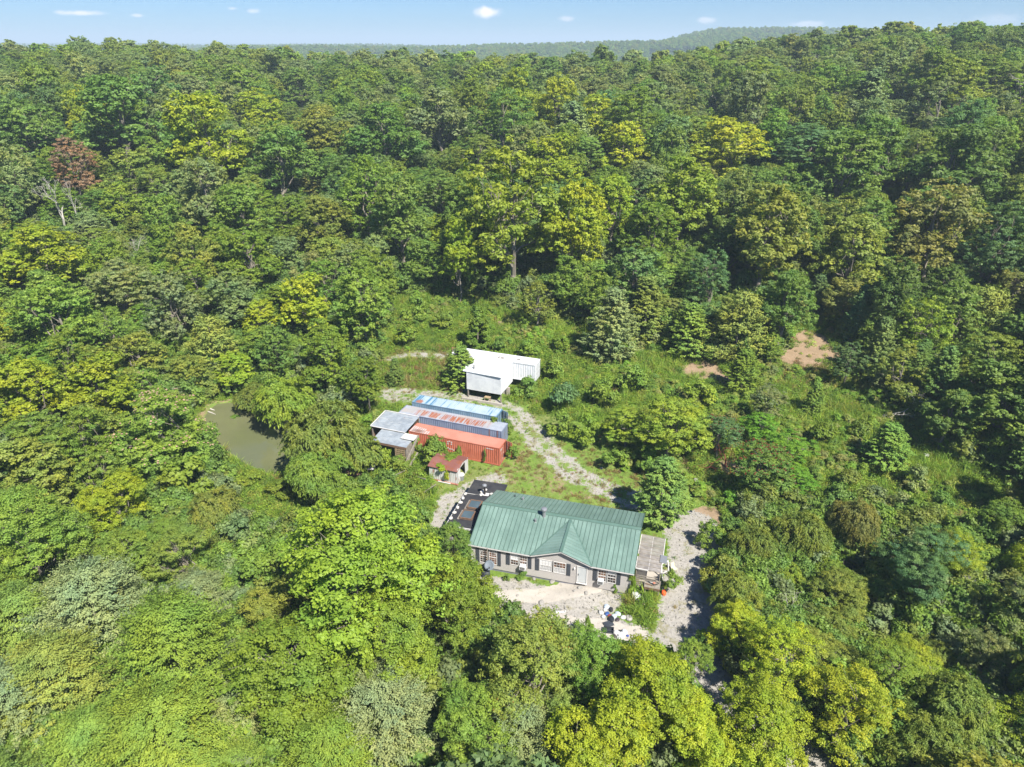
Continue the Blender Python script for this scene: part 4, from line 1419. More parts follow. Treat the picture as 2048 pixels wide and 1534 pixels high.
# stones lining the drive and fallen from the bank
stone_m = worn('stone', (.29, .275, .25), (.19, .18, .16), .9, .1, 0, 3)
sm = [bag('stone', 1, .75, .45, stone_m, 100 + s) for s in range(4)]
rs = random.Random(5)
STN = [((1392, 962), .7), ((1470, 985), 1.0), ((1478, 988), .6), ((1203, 937), .5), ((1380, 963), .4), ((1172, 1196), .45), ((1083, 1207), .6), ((1148, 1189), .3), ((1262, 1249), .35), ((1284, 1280), .4), ((1130, 1216), .25), ((1270, 1262), .3), ((1035, 1192), .3), ((1068, 1158), .45), ((1105, 1164), .6), ((1160, 1182), .5), ((1988, 1140), 1.1), ((2015, 1150), .9), ((1905, 1165), 1.2), ((1900, 1190), .8), ((712, 862), .4)]
STO = []
for i, (p, s_) in enumerate(STN):
    x, y, z_ = at(*p); z_ = gz(x, y)
    o = inst('stone', sm[i % 4], None, (x, y, z_ + s_ * .12), (rs.uniform(-.2, .2), rs.uniform(-.2, .2), rs.uniform(0, 6)), (s_ * .6, s_ * .6, s_ * .5))
    where = 'behind the red-topped sumac' if 950 < p[1] < 1000 and p[0] > 1300 else ('on the pale bank at the far right' if p[0] > 1800 else ('on the rubble in front of the house' if p[1] > 1000 else 'beside the gravel track'))
    tag(o, 'weathered grey stone lying ' + where, 'stone', 'grey stones ' + where); STO.append((p[0], o))
ORD = ['leftmost', 'second from left', 'third from left', 'fourth from left', 'fifth from left', 'sixth from left', 'seventh from left', 'eighth from left', 'ninth from left', 'tenth from left', 'eleventh from left']
sg = {}
for u_, o in sorted(STO, key=lambda q: q[0]): sg.setdefault(o['label'], []).append(o)
for lab, L_ in sg.items():
    if len(L_) > 1:
        for i, o in enumerate(L_): o['label'] = lab + ', ' + ('rightmost' if i == len(L_) - 1 else ORD[i])
# fallen sticks at the pond edge
for i, (a, b2) in enumerate([((417, 826), (432, 833)), ((421, 820), (430, 822))]):
    p1, p2 = at(*a), at(*b2)
    q = MB().tube([(p1[0], p1[1], p1[2] + .2), ((p1[0] + p2[0]) / 2, (p1[1] + p2[1]) / 2, .1 + ZPOND), (p2[0], p2[1], ZPOND + .05)], [.12, .09, .04], 6).build('fallen_branch', M['pale_bark'])
    tag(q, ['longer bare branch lying in the upper edge of the pond', 'shorter bare branch lying in the upper edge of the pond'][i], 'branch')
x, y, z_ = at(1851, 916)
o = MB().box(-.25, .25, -.2, .2, 0, .3).build('white_marker', M['white_trim']); o.location = (x, y, gz(x, y) + .3)
tag(o, 'tiny white box in tall grass on the right bank', 'box')

# ---------------------------------------------------------------- foliage
def unit(a):
    return a / (np.linalg.norm(a, axis=1, keepdims=True) + 1e-9)


def sph(rg, n, zmin=-1.0):
    z = rg.uniform(zmin, 1, n)
    t = rg.uniform(0, 2 * pi, n)
    r_ = np.sqrt(1 - z * z)
    return np.stack([r_ * np.cos(t), r_ * np.sin(t), z], 1)


def leaf_mesh(name, pos, axis, nrm, ln, wd, shade, turn, m, trunk=None, bark=None):
    n = len(pos)
    nrm = unit(nrm)
    b = unit(np.cross(nrm, axis)); a = np.cross(b, nrm)
    L_ = (ln / 2)[:, None]; W_ = (wd / 2)[:, None]
    v = np.empty((n, 4, 3), np.float32)
    v[:, 0] = pos - a * L_
    v[:, 1] = pos + b * W_ + nrm * W_ * .25
    v[:, 2] = pos + a * L_ - nrm * L_ * .25
    v[:, 3] = pos - b * W_ + nrm * W_ * .25
    v = v.reshape(-1, 3)
    me = bpy.data.meshes.new(name)
    me.vertices.add(4 * n); me.vertices.foreach_set('co', v.ravel())
    me.loops.add(4 * n); me.loops.foreach_set('vertex_index', np.arange(4 * n))
    me.polygons.add(n)
    me.polygons.foreach_set('loop_start', np.arange(0, 4 * n, 4))
    me.update(calc_edges=True)
    at_ = me.attributes.new('shade', 'FLOAT_COLOR', 'FACE')
    c = np.ones((n, 4), np.float32); c[:, 0] = shade; c[:, 1] = turn
    sc_ = max(1.0, float(np.ptp(pos[:, 2])) / 7)
    q_ = pos / sc_
    c[:, 2] = np.clip(.5 + .32 * np.sin(q_[:, 0] * 1.9 + 1.3 * np.sin(q_[:, 2] * 1.7 + len(pos))) * np.cos(q_[:, 1] * 2.1 + len(pos) % 7) + .25 * np.sin(q_[:, 2] * 1.6 + q_[:, 0]), 0, 1)
    at_.data.foreach_set('color', c.ravel())
    me.materials.append(m)
    return me


def clumps_to_leaves(rg, cen, cdir, crad, per, size, flat=.7, asp=.62, nbias=.35, axis_fn=None, thick=.55, jit=.6):
    nc = len(cen)
    k = np.repeat(np.arange(nc), per)
    n = len(k)
    d = sph(rg, n, -.75)
    u = rg.uniform(0, 1, n) ** thick
    off = d * u[:, None] * crad[k][:, None]
    off[:, 2] *= flat
    pos = cen[k] + off
    nrm = d * .5 + cdir[k] * .45 + np.array([0, 0, nbias]) + rg.normal(0, jit, (n, 3)) * .7
    if axis_fn is None:
        ax = rg.normal(0, 1, (n, 3))
    else:
        ax = axis_fn(k, d, pos, n)
    csh = rg.uniform(0, 1, nc)[k]
    shade = np.clip(.5 * csh + .5 * rg.uniform(0, 1, n), 0, 1)
    turn = np.clip(.25 * rg.uniform(0, 1, nc)[k] + .75 * rg.uniform(0, 1, n), 0, 1)
    s = size * rg.uniform(.65, 1.3, n)
    return pos, ax, nrm, s, s * asp, shade, turn


def gen_broad(seed, per, size, lobes=11, flat=.7, cl=22, asp=.62, R0=5.0, H=16.0, zb=2.4, airy=0.0, top_only=-.7, krad=(.065, .13)):
    rg = np.random.default_rng(seed)
    Hc = H - zb
    cz = zb + Hc * .5
    lc, lr = [], []
    for i in range(lobes):
        if i == 0:
            d = np.array([0, 0, .55])
        else:
            d = sph(rg, 1, -.6)[0]
        r_ = R0 * rg.uniform(.30, .46)
        sc = np.array([(R0 - r_) * 1.0, (R0 - r_) * 1.0, (Hc / 2 - r_ * .85)])
        lc.append(np.array([0, 0, cz]) + d / max(np.linalg.norm(d), .001) * sc * rg.uniform(.72, 1.22) if i else np.array([0, 0, cz + Hc / 2 - r_ * .9]))
        lr.append(r_)
    lc = np.array(lc); lr = np.array(lr)
    C, D, K = [], [], []
    for i in range(lobes):
        dd = sph(rg, cl, top_only)
        c = lc[i] + dd * lr[i] * rg.uniform(.55, 1.22, cl)[:, None]
        for j in range(cl):
            dist = np.linalg.norm(c[j] - lc, axis=1)
            dist[i] = 99
            if (dist < lr * .68).any(): continue
            if rg.uniform() < airy: continue
            C.append(c[j]); D.append(dd[j]); K.append(rg.uniform(*krad) * R0)
    C, D, K = np.array(C), np.array(D), np.array(K)
    out = clumps_to_leaves(rg, C, D, K, per, size, flat, asp)
    return out, lc, lr, cz


def gen_cedar(seed, n_cl, per, size, H=11.0, Rm=2.7, zb=.4, point=1.0, asp=.4):
    rg = np.random.default_rng(seed)
    t = rg.uniform(0, 1, n_cl) ** .85
    z = zb + (H - zb) * t
    prof = Rm * np.minimum(1, (1 - t) ** (.72 * point) * 1.15 + .02) * (np.minimum(1, .55 + t * 2.2))
    ph = rg.uniform(0, 2 * pi, n_cl)
    lob = 1 + .2 * np.sin(ph * 3 + z * 1.3 + seed) + .16 * np.sin(ph * 5 - z * 2.1) + .1 * np.sin(ph * 9 + z * 4)
    r_ = prof * lob * rg.uniform(.62, 1.12, n_cl)
    C = np.stack([r_ * np.cos(ph), r_ * np.sin(ph), z + rg.normal(0, .15, n_cl)], 1)
    D = unit(np.stack([np.cos(ph), np.sin(ph), np.full(n_cl, .55)], 1))
    K = rg.uniform(.3, .62, n_cl) * Rm / 2.7

    def ax(k, d, pos, n):
        return D[k] * np.array([1, 1, .3]) + np.array([0, 0, .45]) + rg.normal(0, .28, (n, 3))
    k = np.repeat(np.arange(n_cl), per); n = len(k)
    # sprays: leaves strung along an outward axis
    s = rg.uniform(-.6, 1.3, n)
    ax0 = unit(D * np.array([1, 1, .35]) + np.array([0, 0, .25]))
    pos = C[k] + ax0[k] * (s * K[k])[:, None] + rg.normal(0, 1, (n, 3)) * (K[k] * .28 * np.clip(1.1 - s * .5, .3, 1.3))[:, None] * np.array([1, 1, .6])
    nrm = np.array([0, 0, .7]) + D[k] * .4 + rg.normal(0, .45, (n, 3))
    csh = rg.uniform(0, 1, n_cl)[k]
    sh = np.clip(.5 * csh + .5 * rg.uniform(0, 1, n), 0, 1)
    sz = size * rg.uniform(.7, 1.3, n)
    return (pos, ax(k, None, pos, n), nrm, sz, sz * asp, sh, rg.uniform(0, .9, n))


def gen_willow(seed, per, size, n_cl=330, H=9.0, R0=4.6):
    rg = np.random.default_rng(seed)
    lob = [(np.array([rg.uniform(-.42, .42) * R0, rg.uniform(-.42, .42) * R0, H * rg.uniform(.42, .62)]), R0 * rg.uniform(.42, .6)) for _ in range(8)]
    C, D = [], []
    for c, r_ in lob:
        d = sph(rg, n_cl // 8, -.2)
        C.append(c + d * r_ * np.array([1, 1, .95]) * rg.uniform(.8, 1.05, len(d))[:, None]); D.append(d)
    C, D = np.concatenate(C), np.concatenate(D)
    nc = len(C)
    k = np.repeat(np.arange(nc), per); n = len(k)
    # strands that leave outwards and hang
    st = rg.integers(0, 6, n)
    ang = rg.uniform(0, 2 * pi, (nc, 6))
    s = rg.uniform(0, 1, n)
    a = ang[k, st]
    out = unit(D[k] * np.array([1, 1, .6]) + np.stack([np.cos(a), np.sin(a), np.zeros(n)], 1) * .7)
    L0 = R0 * .2
    pos = C[k] + out * (s * L0)[:, None]
    pos[:, 2] += L0 * (.35 * s - 1.15 * s * s)
    pos += rg.normal(0, .07, (n, 3))
    axis = out * (1 - .6 * s)[:, None] + np.array([0, 0, 1.0]) * (.3 - 1.9 * s)[:, None] + rg.normal(0, .25, (n, 3))
    nrm = D[k] * .6 + np.array([0, 0, .5]) + rg.normal(0, .5, (n, 3))
    sh = np.clip(.5 * rg.uniform(0, 1, nc)[k] + .5 * rg.uniform(0, 1, n), 0, 1)
    sz = size * rg.uniform(.7, 1.3, n)
    pos[:, 2] = np.maximum(pos[:, 2], .15)
    return (pos, axis, nrm, sz, sz * .34, sh, rg.uniform(0, .9, n))


def wobble(p, q, rg, n=3, amt=.08):
    p, q = np.array(p, float), np.array(q, float)
    L_ = np.linalg.norm(q - p)
    return [tuple(p + (q - p) * t + (rg.normal(0, amt * L_, 3) if 0 < t < 1 else 0)) for t in np.linspace(0, 1, n + 1)]


def trunk_mesh(seed, lc, H, r0=.28, fork=.4, m=None, twigs=2):
    rg = np.random.default_rng(seed + 999)
    b = MB()
    zf = H * fork
    top = (rg.normal(0, .3), rg.normal(0, .3), H * .72)
    pts = wobble((0, 0, -.8), top, rg, 4, .02)
    b.tube(pts, list(np.linspace(r0, r0 * .4, 5)), 7)
    for c in lc:
        t = rg.uniform(.35, .85)
        s = np.array(pts[0]) * (1 - t) + np.array(pts[-1]) * t
        if s[2] > c[2] - .3: s[2] = max(2, c[2] - 1.5)
        w_ = wobble(s, c, rg, 3, .07)
        b.tube(w_, [r0 * .42, r0 * .3, r0 * .2, r0 * .1], 5)
        for _ in range(twigs):
            d = sph(rg, 1, 0)[0]
            e = np.array(c) + d * H * .11
            b.tube(wobble(w_[2], e, rg, 2, .08), [r0 * .16, r0 * .1, r0 * .04], 4, False)
    return b.mesh('trunk', m or M['bark'])


def bare_mesh(seed, H=12.0, spread=.5, depth=5, m=None, r0=.2, first=.28):
    rg = np.random.default_rng(seed)
    b = MB()

    def grow(p, d, L_, r_, k):
        q = p + d * L_
        mid = (p + q) / 2 + rg.normal(0, .05 * L_, 3)
        b.tube([tuple(p), tuple(mid), tuple(q)], [r_, r_ * .85, r_ * .68], 5 if k > 2 else 4, False)
        if k == 0: return
        nb = 2 if k > 3 else rg.integers(2, 4)
        for _ in range(nb):
            nd = d + rg.normal(0, spread, 3) + np.array([0, 0, .12])
            nd /= np.linalg.norm(nd)
            grow(q, nd, L_ * rg.uniform(.62, .86), r_ * .62, k - 1)
    grow(np.array([0, 0, -.5]), np.array([0, 0, 1.0]), H * first, r0, depth)
    return b.mesh('trunk', m or M['pale_bark'])


def conc(parts):
    return tuple(np.concatenate([p[i] for p in parts]) for i in range(7))


KIND = {}      # kind -> dict(H, W, near=[(crown, trunk)], mid=[...], far=[...])


def add_kind(kind, H, W, cf, near, mid, far):
    KIND[kind] = dict(H=H, W=W, cf=cf, near=near, mid=mid, far=far)


def mk_broad(seeds, per, size, trunk=True, nm='crown', m=None, **kw):
    out = []
    for s in seeds:
        data, lc, lr, cz = gen_broad(s, per, size, **kw)
        me = leaf_mesh(nm, *data, m or M['leaf'])
        out.append((me, trunk_mesh(s, lc, kw.get('H', 16.0), twigs=2) if trunk else None))
    return out


add_kind('broad', 16, 10.6, .62,
         mk_broad([1, 2, 3, 4, 5, 6], 56, .21, cl=56, lobes=17),
         mk_broad([11, 12, 13, 14, 15, 16, 17], 26, .38, cl=46, lobes=16),
         mk_broad([21, 22, 23, 24], 20, .85, cl=24, lobes=9, krad=(.12, .2)))
# open crowned tree with limbs that show
add_kind('open', 17, 11, .62,
         mk_broad([31, 32, 37], 50, .21, cl=44, lobes=15, airy=.25),
         mk_broad([33, 34, 35], 28, .36, cl=34, lobes=15, airy=.25),
         mk_broad([36], 20, .95, cl=12, lobes=8))
# fine leaved, layered crown (locust, mimosa)
add_kind('fine', 14, 10.5, .6,
         mk_broad([41, 42], 110, .19, cl=48, lobes=13, flat=.38, asp=.45, H=14.0, zb=2.2),
         mk_broad([43, 44, 45], 48, .31, cl=40, lobes=12, flat=.38, asp=.45, H=14.0, zb=2.2),
         mk_broad([46, 47], 26, .85, cl=14, lobes=8, flat=.5, H=14.0, zb=2.2, krad=(.12, .2)))


def mk_cedar(seeds, n_cl, per, size, **kw):
    out = []
    for s in seeds:
        me = leaf_mesh('crown', *gen_cedar(s, n_cl, per, size, **kw), M['needle'])
        b = MB().tube([(0, 0, -.5), (.05, 0, 5), (0, .05, kw.get('H', 11) * .92)], [.2, .13, .03], 6)
        out.append((me, b.mesh('trunk', M['bark'])))
    return out


add_kind('cedar', 11, 5.6, .47,
         mk_cedar([51, 52, 53], 900, 46, .19),
         mk_cedar([54, 55, 56], 620, 28, .30),
         mk_cedar([57], 120, 14, .75))
add_kind('roundcedar', 10, 8.2, .5,
         mk_cedar([61, 62, 63], 1100, 40, .19, H=10, Rm=3.9, point=.55, asp=.45),
         mk_cedar([64, 65], 520, 26, .34, H=10, Rm=3.9, point=.55, asp=.45),
         mk_cedar([66], 140, 14, .8, H=10, Rm=3.9, point=.55, asp=.45))
# young cone-shaped leaf tree


def mk_cone(seeds, n_cl, per, size):
    out = []
    for s in seeds:
        rg = np.random.default_rng(s)
        t = rg.uniform(0, 1, n_cl) ** .9
        z = .5 + 8.3 * t
        ph = rg.uniform(0, 2 * pi, n_cl)
        r_ = 2.3 * np.minimum(1, (1 - t) ** .7 * 1.1 + .04) * np.minimum(1, .6 + 2 * t) * rg.uniform(.6, 1.12, n_cl)
        C = np.stack([r_ * np.cos(ph), r_ * np.sin(ph), z], 1)
        D = unit(np.stack([np.cos(ph), np.sin(ph), np.full(n_cl, .6)], 1))
        me = leaf_mesh('crown', *clumps_to_leaves(rg, C, D, np.full(n_cl, .5), per, size), M['leaf'])
        b = MB().tube([(0, 0, -.5), (.05, 0, 5), (0, .05, 8.3)], [.14, .09, .03], 6)
        out.append((me, b.mesh('trunk', M['bark'])))
    return out


add_kind('cone', 9.3, 5.2, .5, mk_cone([71, 72], 150, 90, .27), mk_cone([73], 150, 60, .36), mk_cone([74], 60, 20, .7))


def mk_willow(seeds, per, size):
    out = []
    for s in seeds:
        me = leaf_mesh('crown', *gen_willow(s, per, size), M['leaf'])
        rg = np.random.default_rng(s)
        lc = [(rg.uniform(-2, 2), rg.uniform(-2, 2), rg.uniform(5, 6.5)) for _ in range(5)]
        out.append((me, trunk_mesh(s, lc, 9, .24)))
    return out


add_kind('willow', 9.4, 10, .5, mk_willow([81, 82, 83], 120, .26), mk_willow([84, 85, 86], 80, .36), mk_willow([87], 20, 1.0))


def mk_shrub(seeds, per, size, cl=16):
    out = []
    for s in seeds:
        data, lc, lr, cz = gen_broad(s, per, size, lobes=6, cl=cl, R0=1.8, H=3.2, zb=-.4, top_only=-.3, krad=(.15, .26))
        me = leaf_mesh('foliage', *data, M['leaf'])
        out.append((me, None))
    return out


add_kind('shrub', 3.2, 3.9, .45, mk_shrub([91, 92, 93], 46, .2), mk_shrub([94, 95, 96, 97], 30, .27), mk_shrub([98], 8, .6, 8))
bm_ = [bare_mesh(201, 12, .34, 6), bare_mesh(202, 12, .42, 6), bare_mesh(203, 11, .55, 6)]
add_kind('bare', 12, 8, .6, [(None, m_) for m_ in bm_], [(None, m_) for m_ in bm_], [(None, m_) for m_ in bm_])

# leaf reflectance of the kinds of green in the wood
T = dict(bright=(.185, .265, .034), yellow=(.32, .385, .032), lime=(.24, .33, .042), mid=(.20, .30, .05), deep=(.165, .265, .056), dark=(.135, .22, .052),
         olive=(.23, .28, .056), brownish=(.22, .24, .07), grey=(.21, .265, .115), teal=(.14, .24, .09), pale=(.235, .285, .105), fresh=(.225, .305, .036), neon=(.15, .31, .035), rust=(.27, .18, .115))
CW_ = dict(bright='bright green', yellow='yellow-green', lime='lime green', mid='mid-green', deep='deep green', dark='dark green', olive='olive green', brownish='brownish green', grey='grey-green', teal='blue-green', pale='pale green', neon='vivid green', rust='rust-brown', fresh='bright green')
placed = []       # (x, y, radius)
PROT = []         # trees the photograph shows in full
rgT = np.random.default_rng(77)
NAMES = dict(broad='broadleaf_tree', open='broadleaf_tree', fine='locust_tree', cedar='cedar_tree', roundcedar='cedar_tree', cone='young_tree', willow='willow_tree', shrub='shrub', bare='dead_tree')


def put(kind, x, y, H, W, tint, label, group=None, lod=None, cat=None, turn=0.0, rot=None, name=None, trunk_mat=None, tilt=(0, 0)):
    K = KIND[kind]
    z = gz(x, y)
    _, _, d = project(x, y, z + H * .5)
    lod = lod or ('near' if d < 80 else 'mid')
    var = K[lod]
    cr, tr = var[int(rgT.integers(len(var)))]
    s = (W / K['W'], W / K['W'], H / K['H'])
    rz = rgT.uniform(0, 6.28) if rot is None else rot
    cat = cat or ('shrub' if kind == 'shrub' else 'tree')
    nm = name or NAMES[kind]
    j = 1 + rgT.normal(0, .06)
    tc_ = (tint[0] * j * (1 + rgT.normal(0, .05)), tint[1] * j, tint[2] * j, turn)
    if tr is None:
        r_ = bpy.data.objects.new(nm, cr); link(r_)
        r_['tint'] = tc_
        r_.location = (x, y, z); r_.rotation_euler = (tilt[0], tilt[1], rz); r_.scale = s
    else:
        r_ = bpy.data.objects.new(nm, None); link(r_)
        r_.location = (x, y, z); r_.rotation_euler = (tilt[0], tilt[1], rz); r_.scale = s
        if cr is not None:
            c = bpy.data.objects.new('crown', cr); link(c, r_); c['tint'] = tc_
        t = bpy.data.objects.new('trunk', tr); link(t, r_)
        if trunk_mat:
            t.data = tr.copy(); t.data.materials[0] = trunk_mat
    tag(r_, label, cat, group)
    return r_


def solve(kind, u, v, wpx, ratio):
    K = KIND[kind]
    c = 6.0
    for _ in range(6):
        x, y = at_h(u, v, c)
        gzz = gz(x, y)
        _, _, d = project(x, y, gzz + c)
        W = wpx * d / FPX
        H = W * ratio
        c = .5 * c + .5 * H * K['cf']
    return x, y, H, W


